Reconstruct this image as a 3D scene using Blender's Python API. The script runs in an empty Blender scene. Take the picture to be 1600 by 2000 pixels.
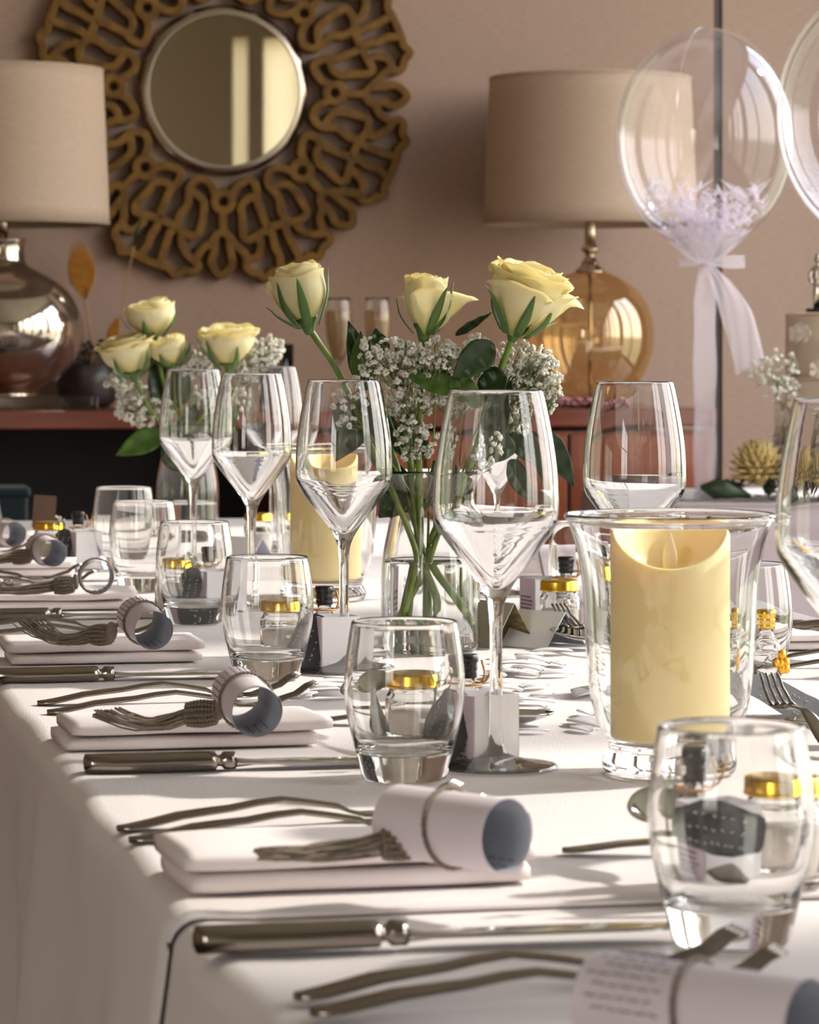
import bpy, math, random
from mathutils import Vector, Matrix, noise
R = random.Random(7)
sc = bpy.context.scene
COL = sc.collection
PI = math.pi

# ------------------------------------------------------------------ camera
F = 6400.0; CX = 800.0; HY = 670.0          # focal length in px, principal column, horizon row (1600x2000 frame)
TZ = 0.75                                   # table top
CAM = Vector((0.0, 0.0, TZ + 0.271))
YAW = math.atan(1324.0 / F)
FW = Vector((math.sin(YAW), math.cos(YAW), 0)); RT = Vector((math.cos(YAW), -math.sin(YAW), 0)); UP = Vector((0, 0, 1))
cd = bpy.data.cameras.new('camera'); cam = bpy.data.objects.new('camera', cd); COL.objects.link(cam)
cam.location = CAM; cam.rotation_euler = (PI / 2, 0, -YAW)
cd.sensor_fit = 'VERTICAL'; cd.sensor_height = 36.0; cd.lens = F / 2000.0 * 36.0
cd.shift_y = -(1000 - HY) / 2000.0
cd.clip_start = 0.05; cd.clip_end = 100
cd.dof.use_dof = True; cd.dof.focus_distance = 2.55; cd.dof.aperture_fstop = 22
sc.camera = cam

# ------------------------------------------------------------------ world, sun, portals, exposure
w = bpy.data.worlds.new('sky'); sc.world = w; w.use_nodes = True
nt = w.node_tree; nt.nodes.clear()
o_ = nt.nodes.new('ShaderNodeOutputWorld'); b_ = nt.nodes.new('ShaderNodeBackground'); b_.inputs[1].default_value = 7.5
tc = nt.nodes.new('ShaderNodeTexCoord'); sp = nt.nodes.new('ShaderNodeSeparateXYZ'); mr = nt.nodes.new('ShaderNodeMapRange')
mr.inputs['From Min'].default_value = -0.3; mr.inputs['From Max'].default_value = 1.0
cr = nt.nodes.new('ShaderNodeValToRGB')
cr.color_ramp.elements[0].position = 0.0; cr.color_ramp.elements[0].color = (0.22, 0.23, 0.16, 1)
cr.color_ramp.elements[1].position = 1.0; cr.color_ramp.elements[1].color = (0.42, 0.62, 1.0, 1)
for p_, c_ in ((0.2, (0.26, 0.27, 0.2, 1)), (0.26, (1.0, 0.93, 0.84, 1)), (0.5, (0.93, 0.92, 0.94, 1))):
    e = cr.color_ramp.elements.new(p_); e.color = c_
nt.links.new(tc.outputs['Generated'], sp.inputs[0]); nt.links.new(sp.outputs['Z'], mr.inputs['Value'])
nt.links.new(mr.outputs[0], cr.inputs[0]); nt.links.new(cr.outputs[0], b_.inputs[0]); nt.links.new(b_.outputs[0], o_.inputs[0])
sd = bpy.data.lights.new('sun', 'SUN'); sun = bpy.data.objects.new('sun', sd); COL.objects.link(sun)
sd.energy = 4.7; sd.angle = math.radians(2.6); sd.color = (1.0, 0.93, 0.84)
SUNDIR = Vector((-1.0, -0.16, -0.76)).normalized()
sun.rotation_euler = SUNDIR.to_track_quat('-Z', 'Y').to_euler(); sun.location = (6, 5, 5)
def portal(loc, look, sx, sy):
    a = bpy.data.lights.new('window_portal', 'AREA'); a.shape = 'RECTANGLE'; a.size = sx; a.size_y = sy
    a.cycles.is_portal = True
    o = bpy.data.objects.new('window_portal', a); COL.objects.link(o); o.location = loc
    o.rotation_euler = Vector(look).to_track_quat('-Z', 'Y').to_euler()
vs = sc.view_settings; vs.view_transform = 'Standard'; vs.look = 'None'; vs.gamma = 1.0; vs.use_curve_mapping = False
vs.exposure = 0.06
cy = sc.cycles
cy.use_denoising = True; cy.use_adaptive_sampling = True; cy.adaptive_threshold = 0.02
cy.max_bounces = 14; cy.diffuse_bounces = 4; cy.glossy_bounces = 5; cy.transmission_bounces = 14; cy.transparent_max_bounces = 24
cy.sample_clamp_indirect = 4.0; cy.blur_glossy = 0.1
cy.caustics_reflective = False; cy.caustics_refractive = True

# ------------------------------------------------------------------ pixel helpers
def ray(px, py): return FW + RT * ((px - CX) / F) + UP * (-(py - HY) / F)
def T(px, py, z=TZ):
    r = ray(px, py); return CAM + r * ((z - CAM.z) / r.z)
def D(px, py, d): return CAM + ray(px, py) * d
def PY(px, py, Y):
    r = ray(px, py); return CAM + r * (Y / r.y)
def dep(p): return (Vector(p) - CAM).dot(FW)

# ------------------------------------------------------------------ object helpers
def props(o, label=None, cat=None, group=None, kind=None):
    if label: o['label'] = label
    if cat: o['category'] = cat
    if group: o['group'] = group
    if kind: o['kind'] = kind
    return o
def thing(name, label, cat, loc=(0, 0, 0), rz=0.0, group=None, rot=None):
    o = bpy.data.objects.new(name, None); COL.objects.link(o); o.empty_display_size = 0.02
    o.location = loc; o.rotation_euler = rot if rot else (0, 0, rz)
    return props(o, label, cat, group)
def obj(name, vf, mat, parent=None, loc=None, rot=None, smooth=True, sub=0, solid=0, bevel=0, label=None):
    v, f = vf
    me = bpy.data.meshes.new(name); me.from_pydata([tuple(a) for a in v], [], f); me.validate(); me.update()
    if smooth: me.polygons.foreach_set('use_smooth', [True] * len(me.polygons))
    if mat: me.materials.append(mat)
    o = bpy.data.objects.new(name, me); COL.objects.link(o)
    if parent: o.parent = parent
    if loc is not None: o.location = loc
    if rot is not None: o.rotation_euler = rot
    if solid:
        m = o.modifiers.new('s', 'SOLIDIFY'); m.thickness = solid; m.offset = 0
    if bevel:
        m = o.modifiers.new('b', 'BEVEL'); m.width = bevel; m.segments = 2; m.limit_method = 'ANGLE'
    if sub:
        m = o.modifiers.new('u', 'SUBSURF'); m.levels = sub; m.render_levels = sub
    if label: o['label'] = label
    return o
def copy_tree(o, parent=None):
    c = o.copy(); COL.objects.link(c)
    if parent: c.parent = parent
    for ch in list(o.children): copy_tree(ch, c)
    return c
def join(*parts):
    V, FF = [], []
    for v, f in parts:
        n = len(V); V += [Vector(a) for a in v]; FF += [tuple(i + n for i in q) for q in f]
    return V, FF
def xf(vf, m):
    return [m @ Vector(a) for a in vf[0]], vf[1]
def tr(vf, x=0, y=0, z=0): return [Vector(a) + Vector((x, y, z)) for a in vf[0]], vf[1]
def box(x0, x1, y0, y1, z0, z1):
    v = [(x, y, z) for z in (z0, z1) for y in (y0, y1) for x in (x0, x1)]
    return v, [(0, 2, 3, 1), (4, 5, 7, 6), (0, 1, 5, 4), (2, 6, 7, 3), (0, 4, 6, 2), (1, 3, 7, 5)]
def lathe(prof, n=32, close=False, sx=1.0, sy=1.0):
    """prof: (r, z) list; r==0 ends become poles; close joins last to first"""
    V, FF, rows = [], [], []
    for r, z in prof:
        if r < 1e-7: rows.append([len(V)]); V.append(Vector((0, 0, z)))
        else:
            rows.append(list(range(len(V), len(V) + n)))
            V += [Vector((r * sx * math.cos(2 * PI * i / n), r * sy * math.sin(2 * PI * i / n), z)) for i in range(n)]
    pr = list(zip(rows, rows[1:]))
    if close: pr.append((rows[-1], rows[0]))
    for a, b in pr:
        for i in range(n):
            j = (i + 1) % n
            if len(a) == 1 and len(b) == 1: continue
            if len(a) == 1: FF.append((a[0], b[j], b[i]))
            elif len(b) == 1: FF.append((a[i], a[j], b[0]))
            else: FF.append((a[i], a[j], b[j], b[i]))
    return V, FF
def smoothline(pts, k=4, closed=False):
    pts = [Vector(p) for p in pts]; n = len(pts); out = []
    rng = range(n) if closed else range(n - 1)
    for i in rng:
        p1 = pts[i]; p2 = pts[(i + 1) % n]
        p0 = pts[(i - 1) % n] if (closed or i > 0) else p1 * 2 - p2
        p3 = pts[(i + 2) % n] if (closed or i < n - 2) else p2 * 2 - p1
        for j in range(k):
            t = j / k
            out.append(0.5 * ((2 * p1) + (p2 - p0) * t + (2 * p0 - 5 * p1 + 4 * p2 - p3) * t * t + (3 * p1 - p0 - 3 * p2 + p3) * t ** 3))
    if not closed: out.append(pts[-1])
    return out
def smoothprof(prof, k=4):
    return [(max(0.0, p.x), p.y) for p in smoothline([(a, b, 0) for a, b in prof], k)]
def tube(pts, rad, n=8, flat=1.0, cap=True, upv=(0, 0, 1)):
    """swept tube; rad scalar or list; flat squeezes along the up direction"""
    pts = [Vector(p) for p in pts]; V, FF = [], []; m = len(pts); up = Vector(upv)
    for i, p in enumerate(pts):
        t = (pts[min(i + 1, m - 1)] - pts[max(i - 1, 0)])
        if t.length < 1e-9: t = Vector((0, 0, 1))
        t.normalize()
        u = up if abs(t.dot(up)) < 0.97 else Vector((1, 0, 0))
        a = t.cross(u).normalized(); b = a.cross(t).normalized()
        r = rad[i] if isinstance(rad, (list, tuple)) else rad
        for j in range(n):
            q = 2 * PI * j / n
            V.append(p + a * (r * math.cos(q)) + b * (r * flat * math.sin(q)))
    for i in range(m - 1):
        for j in range(n):
            k = (j + 1) % n
            FF.append((i * n + j, i * n + k, (i + 1) * n + k, (i + 1) * n + j))
    if cap:
        FF.append(tuple(range(n))[::-1]); FF.append(tuple((m - 1) * n + j for j in range(n)))
    return V, FF
def loft(st, n=14, ex=2.4):
    """stations: (x, y, z, half_width_y, half_thick_z)"""
    V, FF = [], []
    for x, y, z, hw, ht in st:
        for j in range(n):
            q = 2 * PI * j / n; c, s = math.cos(q), math.sin(q)
            V.append(Vector((x, y + hw * math.copysign(abs(c) ** (2 / ex), c), z + ht * math.copysign(abs(s) ** (2 / ex), s))))
    m = len(st)
    for i in range(m - 1):
        for j in range(n):
            k = (j + 1) % n
            FF.append((i * n + j, (i + 1) * n + j, (i + 1) * n + k, i * n + k))
    FF.append(tuple(range(n))); FF.append(tuple((m - 1) * n + j for j in range(n))[::-1])
    return V, FF
def grid(fn, nu, nv, wrap=False):
    V = [Vector(fn(i / (nu - 1 if not wrap else nu), j / (nv - 1))) for j in range(nv) for i in range(nu)]; FF = []
    for j in range(nv - 1):
        for i in range(nu if wrap else nu - 1):
            k = (i + 1) % nu
            FF.append((j * nu + i, j * nu + k, (j + 1) * nu + k, (j + 1) * nu + i))
    return V, FF
def ico(r=1.0):
    t = (1 + 5 ** .5) / 2
    v = [(-1, t, 0), (1, t, 0), (-1, -t, 0), (1, -t, 0), (0, -1, t), (0, 1, t), (0, -1, -t), (0, 1, -t), (t, 0, -1), (t, 0, 1), (-t, 0, -1), (-t, 0, 1)]
    f = [(0, 11, 5), (0, 5, 1), (0, 1, 7), (0, 7, 10), (0, 10, 11), (1, 5, 9), (5, 11, 4), (11, 10, 2), (10, 7, 6), (7, 1, 8), (3, 9, 4), (3, 4, 2), (3, 2, 6), (3, 6, 8), (3, 8, 9), (4, 9, 5), (2, 4, 11), (6, 2, 10), (8, 6, 7), (9, 8, 1)]
    return [Vector(a).normalized() * r for a in v], f
def rnd(a, b): return R.uniform(a, b)

# ------------------------------------------------------------------ materials
def new(name):
    m = bpy.data.materials.new(name); m.use_nodes = True; n = m.node_tree; n.nodes.clear()
    o = n.nodes.new('ShaderNodeOutputMaterial'); return m, n, o
def pbr(name, col, rough=0.5, metal=0.0, spec=0.5, noise_amt=0.0, nscale=20.0, bump=0.0, bscale=200.0, stretch=(1, 1, 1), col2=None, sss=0.0, coat=0.0, alpha=None, trans=0.0):
    m, n, o = new(name); p = n.nodes.new('ShaderNodeBsdfPrincipled')
    p.inputs['Base Color'].default_value = (*col, 1); p.inputs['Roughness'].default_value = rough
    p.inputs['Metallic'].default_value = metal; p.inputs['Specular IOR Level'].default_value = spec
    if coat: p.inputs['Coat Weight'].default_value = coat; p.inputs['Coat Roughness'].default_value = 0.08
    if sss:
        p.inputs['Subsurface Weight'].default_value = sss; p.inputs['Subsurface Radius'].default_value = (0.02, 0.01, 0.004); p.inputs['Subsurface Scale'].default_value = 0.6
    tcn = n.nodes.new('ShaderNodeTexCoord'); mp = n.nodes.new('ShaderNodeMapping'); mp.inputs['Scale'].default_value = stretch
    n.links.new(tcn.outputs['Object'], mp.inputs[0])
    if noise_amt or col2:
        nz = n.nodes.new('ShaderNodeTexNoise'); nz.inputs['Scale'].default_value = nscale; nz.inputs['Detail'].default_value = 5
        n.links.new(mp.outputs[0], nz.inputs['Vector'])
        r = n.nodes.new('ShaderNodeValToRGB'); c2 = col2 if col2 else tuple(c * (1 - noise_amt) for c in col)
        r.color_ramp.elements[0].position = 0.35; r.color_ramp.elements[1].position = 0.65
        r.color_ramp.elements[0].color = (*c2, 1); r.color_ramp.elements[1].color = (*col, 1)
        n.links.new(nz.outputs['Fac'], r.inputs[0]); n.links.new(r.outputs[0], p.inputs['Base Color'])
    if bump:
        nb = n.nodes.new('ShaderNodeTexNoise'); nb.inputs['Scale'].default_value = bscale; nb.inputs['Detail'].default_value = 3
        n.links.new(mp.outputs[0], nb.inputs['Vector'])
        bn = n.nodes.new('ShaderNodeBump'); bn.inputs['Strength'].default_value = bump; bn.inputs['Distance'].default_value = 0.002
        n.links.new(nb.outputs['Fac'], bn.inputs['Height']); n.links.new(bn.outputs[0], p.inputs['Normal'])
    n.links.new(p.outputs[0], o.inputs[0])
    if trans:
        t = n.nodes.new('ShaderNodeBsdfTranslucent'); mx = n.nodes.new('ShaderNodeMixShader'); mx.inputs[0].default_value = trans
        if noise_amt or col2: n.links.new(r.outputs[0], t.inputs[0])
        else: t.inputs[0].default_value = (*col, 1)
        n.links.new(p.outputs[0], mx.inputs[1]); n.links.new(t.outputs[0], mx.inputs[2]); n.links.new(mx.outputs[0], o.inputs[0])
    if alpha is not None:
        src = o.inputs[0].links[0].from_socket
        t = n.nodes.new('ShaderNodeBsdfTransparent'); mx = n.nodes.new('ShaderNodeMixShader'); mx.inputs[0].default_value = alpha
        n.links.new(t.outputs[0], mx.inputs[1]); n.links.new(src, mx.inputs[2]); n.links.new(mx.outputs[0], o.inputs[0])
    return m
def glassmat(name, col=(1, 1, 1), ior=1.45, clear=0.3):
    m, n, o = new(name); g = n.nodes.new('ShaderNodeBsdfGlass'); g.inputs['Color'].default_value = (*col, 1); g.inputs['IOR'].default_value = ior; g.inputs['Roughness'].default_value = 0.0
    t = n.nodes.new('ShaderNodeBsdfTransparent'); t.inputs[0].default_value = (*col, 1)
    mx = n.nodes.new('ShaderNodeMixShader'); mx.inputs[0].default_value = 1 - clear
    n.links.new(t.outputs[0], mx.inputs[1]); n.links.new(g.outputs[0], mx.inputs[2]); n.links.new(mx.outputs[0], o.inputs[0])
    return m
def filmmat(name, tint=(0.97, 0.96, 0.98), haze=0.03, ior=1.5, hazecol=(0.9, 0.86, 0.95), gloss=(1, 1, 1)):
    """thin clear skin: transparent with fresnel reflection and a little diffuse haze"""
    m, n, o = new(name); t = n.nodes.new('ShaderNodeBsdfTransparent'); t.inputs[0].default_value = (*tint, 1)
    d = n.nodes.new('ShaderNodeBsdfDiffuse'); d.inputs[0].default_value = (*hazecol, 1)
    lw = n.nodes.new('ShaderNodeLayerWeight'); lw.inputs[0].default_value = 0.5
    p5 = n.nodes.new('ShaderNodeMath'); p5.operation = 'POWER'; p5.inputs[1].default_value = 4.0; n.links.new(lw.outputs['Facing'], p5.inputs[0])
    ml = n.nodes.new('ShaderNodeMath'); ml.operation = 'MULTIPLY_ADD'; ml.inputs[1].default_value = 0.12; ml.inputs[2].default_value = haze
    n.links.new(p5.outputs[0], ml.inputs[0])
    m1 = n.nodes.new('ShaderNodeMixShader'); n.links.new(ml.outputs[0], m1.inputs[0]); n.links.new(t.outputs[0], m1.inputs[1]); n.links.new(d.outputs[0], m1.inputs[2])
    g = n.nodes.new('ShaderNodeBsdfGlossy'); g.inputs['Roughness'].default_value = 0.02; g.inputs[0].default_value = (*gloss, 1)
    f0 = ((ior - 1) / (ior + 1)) ** 2
    fr = n.nodes.new('ShaderNodeMath'); fr.operation = 'MULTIPLY_ADD'; fr.inputs[1].default_value = (1 - f0) * .8; fr.inputs[2].default_value = f0
    n.links.new(p5.outputs[0], fr.inputs[0])
    m2 = n.nodes.new('ShaderNodeMixShader'); n.links.new(fr.outputs[0], m2.inputs[0]); n.links.new(m1.outputs[0], m2.inputs[1]); n.links.new(g.outputs[0], m2.inputs[2])
    n.links.new(m2.outputs[0], o.inputs[0]); return m
M = {}
M['wall'] = pbr('wallpaper', (0.43, 0.30, 0.235), 0.75, spec=0.25, noise_amt=0.16, nscale=170, bump=0.5, bscale=260, stretch=(0.3, 1, 3.0))
M['ceiling'] = pbr('ceiling_paint', (0.75, 0.72, 0.68), 0.9)
M['creamwall'] = pbr('cream_paint', (0.62, 0.55, 0.44), 0.8)
M['floor'] = pbr('carpet', (0.10, 0.075, 0.06), 0.95, noise_amt=0.5, nscale=90, bump=0.6, bscale=400)
M['winframe'] = pbr('window_paint', (0.42, 0.38, 0.33), 0.5)
M['darktrim'] = pbr('dark_trim', (0.05, 0.03, 0.025), 0.5)
M['cloth'] = pbr('white_linen', (0.77, 0.71, 0.70), 0.85, spec=0.2, noise_amt=0.03, nscale=9, bump=0.35, bscale=900)
M['cloth_shaded'] = pbr('table_drape_shaded', (0.44, 0.36, 0.365), 0.85, bump=0.3, bscale=900)  # white drape of the cake table, its shade mixed into the colour
M['napkin'] = pbr('blush_white_napkin', (0.84, 0.76, 0.745), 0.9, spec=0.2, bump=0.4, bscale=1400)
M['steel'] = pbr('brushed_steel', (0.30, 0.26, 0.225), 0.17, metal=1.0, noise_amt=0.15, nscale=30, stretch=(1, 30, 30))
M['blade'] = pbr('polished_steel', (0.62, 0.60, 0.58), 0.07, metal=1.0)
M['paper'] = pbr('scroll_paper', (0.76, 0.68, 0.72), 0.7, spec=0.3, trans=0.12)
M['paperin'] = pbr('scroll_paper_skylit', (0.50, 0.525, 0.585), 0.7, spec=0.3, noise_amt=0.10, nscale=40, trans=0.15)  # blue-grey of the skylight put into the inner side's colour
M['ink'] = pbr('faded_ink', (0.16, 0.12, 0.16), 0.8)
M['cord'] = pbr('taupe_cord', (0.25, 0.195, 0.15), 0.8, bump=0.8, bscale=900)
M['fringe'] = pbr('taupe_thread', (0.34, 0.275, 0.215), 0.55, noise_amt=0.35, nscale=200)
M['glass'] = glassmat('clear_glass', (0.985, 0.985, 0.98), 1.46, 0.0)
M['stemglass'] = glassmat('crystal_glass', (0.99, 0.99, 0.99), 1.5, 0.0)
M['water'] = glassmat('water', (0.99, 1, 1), 1.33, 0.0)
M['wax'] = pbr('ivory_wax', (0.95, 0.77, 0.38), 0.45, spec=0.4, noise_amt=0.05, nscale=18, stretch=(1, 1, 0.35), sss=0.28)
M['waxtip'] = pbr('flame_tip', (0.85, 0.74, 0.52), 0.4, trans=0.4)
M['card'] = pbr('white_card', (0.80, 0.77, 0.79), 0.7)
M['cardshade'] = pbr('card_shaded_side', (0.62, 0.52, 0.58), 0.7)  # white box's left side, shade painted in as lilac
M['slate'] = pbr('grey_tag_card', (0.045, 0.045, 0.05), 0.8, noise_amt=0.3, nscale=120)
M['slatelight'] = pbr('light_grey_tag_card', (0.28, 0.28, 0.30), 0.8, noise_amt=0.15, nscale=220)
M['chalk'] = pbr('white_chalk_ink', (0.8, 0.8, 0.8), 0.8)
M['gold'] = pbr('gold_lid', (0.80, 0.50, 0.06), 0.22, metal=1.0)
M['honey'] = pbr('cream_preserve', (0.82, 0.74, 0.66), 0.5, sss=0.2)
M['black'] = pbr('black_plastic', (0.012, 0.012, 0.013), 0.25)
M['twine'] = pbr('orange_twine', (0.55, 0.30, 0.12), 0.9)
M['amber'] = pbr('amber_charm', (0.85, 0.42, 0.03), 0.3, metal=0.4)
M['bronze'] = pbr('antique_bronze', (0.20, 0.098, 0.020), 0.6, metal=0.0, spec=0.2, noise_amt=0.45, nscale=35, bump=0.5, bscale=120)
M['bronzeside'] = M['bronze']
M['mirror'] = pbr('mirror_silver', (0.80, 0.74, 0.62), 0.01, metal=1.0)
M['mirrorring'] = pbr('bevelled_mirror_edge', (0.40, 0.33, 0.26), 0.22, metal=1.0)
M['shade'] = pbr('linen_lampshade', (0.66, 0.50, 0.37), 0.85, noise_amt=0.08, nscale=60, bump=0.35, bscale=250, stretch=(1, 1, 4), trans=0.25)
M['mercury'] = pbr('mercury_glass', (0.72, 0.62, 0.52), 0.09, metal=0.95, noise_amt=0.35, nscale=14)
M['nickel'] = pbr('antique_nickel', (0.55, 0.46, 0.34), 0.18, metal=1.0)
M['goldglass'] = filmmat('amber_lustre_glass', (0.92, 0.78, 0.55), 0.03, 2.4, (0.5, 0.33, 0.15), (1.0, 0.85, 0.62))
M['acrylic'] = glassmat('clear_acrylic', (0.95, 0.95, 0.95), 1.49, 0.0)
M['mahogany'] = pbr('mahogany', (0.28, 0.065, 0.018), 0.28, col2=(0.17, 0.035, 0.011), nscale=7, stretch=(6, 6, 0.7), coat=0.4)
M['mahoganytop'] = pbr('mahogany_top', (0.20, 0.042, 0.018), 0.22, col2=(0.12, 0.024, 0.012), nscale=7, stretch=(0.7, 6, 6), coat=0.5)
M['teal'] = pbr('dark_teal_fabric', (0.006, 0.014, 0.017), 0.9)
M['greyfab'] = pbr('mauve_grey_fabric', (0.11, 0.085, 0.08), 0.9)
M['brownpaper'] = pbr('kraft_card', (0.12, 0.07, 0.045), 0.9)
M['petal'] = None
M['netcurtain'] = pbr('cream_net_curtain', (0.68, 0.60, 0.46), 0.9, trans=0.75)
M['leaf'] = pbr('rose_leaf', (0.022, 0.058, 0.012), 0.32, noise_amt=0.35, nscale=60, trans=0.25)
M['leaflight'] = pbr('young_rose_leaf', (0.10, 0.20, 0.03), 0.4, noise_amt=0.3, nscale=60, trans=0.35)
M['stem'] = pbr('rose_stem', (0.13, 0.20, 0.02), 0.4, noise_amt=0.35, nscale=90)
M['sepal'] = pbr('sepal_green', (0.08, 0.16, 0.03), 0.45, trans=0.2)
M['gyp'] = pbr('gypsophila_white', (0.95, 0.93, 0.85), 0.8, trans=0.4, noise_amt=0.25, nscale=500)
M['gypstem'] = pbr('gypsophila_stem', (0.13, 0.17, 0.05), 0.6)
M['feather'] = pbr('white_feather', (0.88, 0.86, 0.87), 0.8, trans=0.35)
M['balloon'] = filmmat('clear_balloon', (0.97, 0.96, 0.975), 0.035, 1.55, (0.85, 0.80, 0.88))
M['tulle'] = pbr('lilac_tulle', (0.86, 0.80, 0.87), 0.8, alpha=0.34, trans=0.4)
M['fluff'] = pbr('lilac_feather', (0.86, 0.80, 0.88), 0.9, trans=0.4, alpha=0.42)
M['dried'] = pbr('dried_palm_orange', (0.66, 0.27, 0.03), 0.7, noise_amt=0.3, nscale=60, trans=0.3)
M['straw'] = pbr('straw', (0.42, 0.25, 0.09), 0.8)
M['potdark'] = pbr('dark_pot', (0.03, 0.02, 0.018), 0.35)
M['shadewood'] = pbr('wood_in_shade', (0.008, 0.006, 0.006), 0.6)  # shade of the sideboard's open part put into the wood colour
M['heather'] = pbr('dark_dried_foliage', (0.06, 0.035, 0.03), 0.9)
M['cake'] = pbr('champagne_icing', (0.56, 0.45, 0.34), 0.5, sss=0.1)
M['cakeflower'] = pbr('cream_sugar_flower', (0.80, 0.72, 0.60), 0.6)
M['cakeboard'] = pbr('silver_cake_board', (0.50, 0.42, 0.50), 0.3, metal=0.7)
M['silver'] = pbr('silver_figurine', (0.50, 0.44, 0.37), 0.2, metal=1.0)
M['mum'] = pbr('yellow_chrysanthemum', (0.66, 0.50, 0.20), 0.8, noise_amt=0.2, nscale=80, trans=0.2)
M['darkleaf'] = pbr('dark_foliage', (0.015, 0.035, 0.01), 0.4)
M['champagne'] = pbr('champagne_wine', (0.62, 0.42, 0.20), 0.1, trans=0.5, alpha=0.75)
M['pink'] = pbr('pink_petals', (0.62, 0.28, 0.30), 0.8, noise_amt=0.4, nscale=60, trans=0.2)
M['print'] = pbr('olive_print', (0.22, 0.17, 0.07), 0.8, noise_amt=0.6, nscale=90, stretch=(1, 1, 4))
M['taupecard'] = pbr('taupe_card', (0.40, 0.36, 0.30), 0.8)
def petalmat():
    m, n, o = new('cream_rose_petal'); p = n.nodes.new('ShaderNodeBsdfPrincipled'); p.inputs['Roughness'].default_value = 0.55
    p.inputs['Specular IOR Level'].default_value = 0.25
    at = n.nodes.new('ShaderNodeAttribute'); at.attribute_name = 'tone'
    r = n.nodes.new('ShaderNodeValToRGB'); r.color_ramp.elements[0].color = (0.52, 0.60, 0.14, 1); r.color_ramp.elements[1].color = (0.88, 0.79, 0.46, 1)
    e = r.color_ramp.elements.new(0.3); e.color = (0.86, 0.79, 0.40, 1); e = r.color_ramp.elements.new(0.75); e.color = (0.92, 0.87, 0.62, 1)
    n.links.new(at.outputs['Fac'], r.inputs[0]); n.links.new(r.outputs[0], p.inputs['Base Color'])
    t = n.nodes.new('ShaderNodeBsdfTranslucent'); n.links.new(r.outputs[0], t.inputs[0])
    mx = n.nodes.new('ShaderNodeMixShader'); mx.inputs[0].default_value = 0.5
    n.links.new(p.outputs[0], mx.inputs[1]); n.links.new(t.outputs[0], mx.inputs[2]); n.links.new(mx.outputs[0], o.inputs[0]); return m
M['petal'] = petalmat()

# ------------------------------------------------------------------ room shell
WY = 6.90; WX = 2.90; LX = -2.4; RY = -3.0; CH = 3.2
def struct(name, vf, mat, **k):
    o = obj(name, vf, mat, smooth=False, **k); o['kind'] = 'structure'; return o
struct('floor', box(LX - .2, WX + .2, RY - .2, WY + .2, -0.1, 0), M['floor'])
struct('ceiling', box(LX - .2, WX + .2, RY - .2, WY + .2, CH, CH + .1), M['ceiling'])
gx = PY(1403, 400, WY).x
struct('wall_back', join(box(LX, gx - .010, WY, WY + .1, 0, CH), box(gx + .010, WX + .2, WY, WY + .1, 0, CH), box(gx - .02, gx + .02, WY + .018, WY + .1, 0, CH)), M['wall'])
struct('trim_1', box(gx - .0095, gx + .0095, WY + .006, WY + .016, 0, CH), M['darktrim'])
fill_win = (-2.5, -0.5, 0.6, 2.4)  # unseen left-wall window, added to fill the shaded cloth drape
struct('wall_left', join(box(LX - .1, LX, RY, fill_win[0], 0, CH), box(LX - .1, LX, fill_win[1], WY, 0, CH), box(LX - .1, LX, fill_win[0], fill_win[1], 0, fill_win[2]), box(LX - .1, LX, fill_win[0], fill_win[1], fill_win[3], CH)), M['wall'])
struct('baseboard_back', box(LX, WX, WY - .015, WY, 0, .12), M['mahogany'])
# right wall: piers, sill, header and four tall windows
segs = [(-0.4, 1.15), (1.79, 3.35), (3.6, 5.2), (5.4, 6.6)]  # pier between first two windows shaped to keep sun off near cloth
ZB, ZT = 0.35, 3.0
wp = [box(WX, WX + .12, RY, WY + .1, 0, ZB), box(WX, WX + .12, RY, WY + .1, ZT, CH)]
ys = [RY] + [v for s_ in segs for v in s_] + [WY + .1]
for i in range(0, len(ys), 2): wp.append(box(WX, WX + .12, ys[i], ys[i + 1], ZB, ZT))
struct('wall_right', join(*wp), M['wall'])
def window(n, parts, pane):
    o = struct('window_%d' % n, join(*parts), M['winframe'])
    g = obj('pane', pane, filmmat('window_pane_glass', (0.98, 0.99, 0.98), 0.0, 1.4), o, smooth=False); return o
for i, (a, b) in enumerate(segs):
    fr = [box(WX + .02, WX + .09, a, a + .05, ZB, ZT), box(WX + .02, WX + .09, b - .05, b, ZB, ZT),
          box(WX + .02, WX + .09, a, b, ZB, ZB + .06), box(WX + .02, WX + .09, a, b, ZT - .05, ZT),
          box(WX + .03, WX + .08, (a + b) / 2 - .03, (a + b) / 2 + .03, ZB, ZT)]
    window(i + 1, fr, ([(WX + .055, a, ZB), (WX + .055, b, ZB), (WX + .055, b, ZT), (WX + .055, a, ZT)], [(0, 1, 2, 3)]))
    portal((WX + .13, (a + b) / 2, (ZB + ZT) / 2), (-1, 0, 0), b - a, ZT - ZB)
window(8, [box(LX - .08, LX - .03, fill_win[0], fill_win[0] + .05, fill_win[2], fill_win[3]), box(LX - .08, LX - .03, fill_win[1] - .05, fill_win[1], fill_win[2], fill_win[3]), box(LX - .08, LX - .03, fill_win[0], fill_win[1], fill_win[2], fill_win[2] + .05), box(LX - .08, LX - .03, fill_win[0], fill_win[1], 1.6, 1.64), box(LX - .08, LX - .03, -1.62, -1.58, fill_win[2], fill_win[3])],  # left fill window, added for its light
       ([(LX - .055, fill_win[0], fill_win[2]), (LX - .055, fill_win[1], fill_win[2]), (LX - .055, fill_win[1], fill_win[3]), (LX - .055, fill_win[0], fill_win[3])], [(0, 1, 2, 3)]))
portal((LX - .12, (fill_win[0] + fill_win[1]) / 2, (fill_win[2] + fill_win[3]) / 2), (1, 0, 0), fill_win[1] - fill_win[0], fill_win[3] - fill_win[2])
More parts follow.
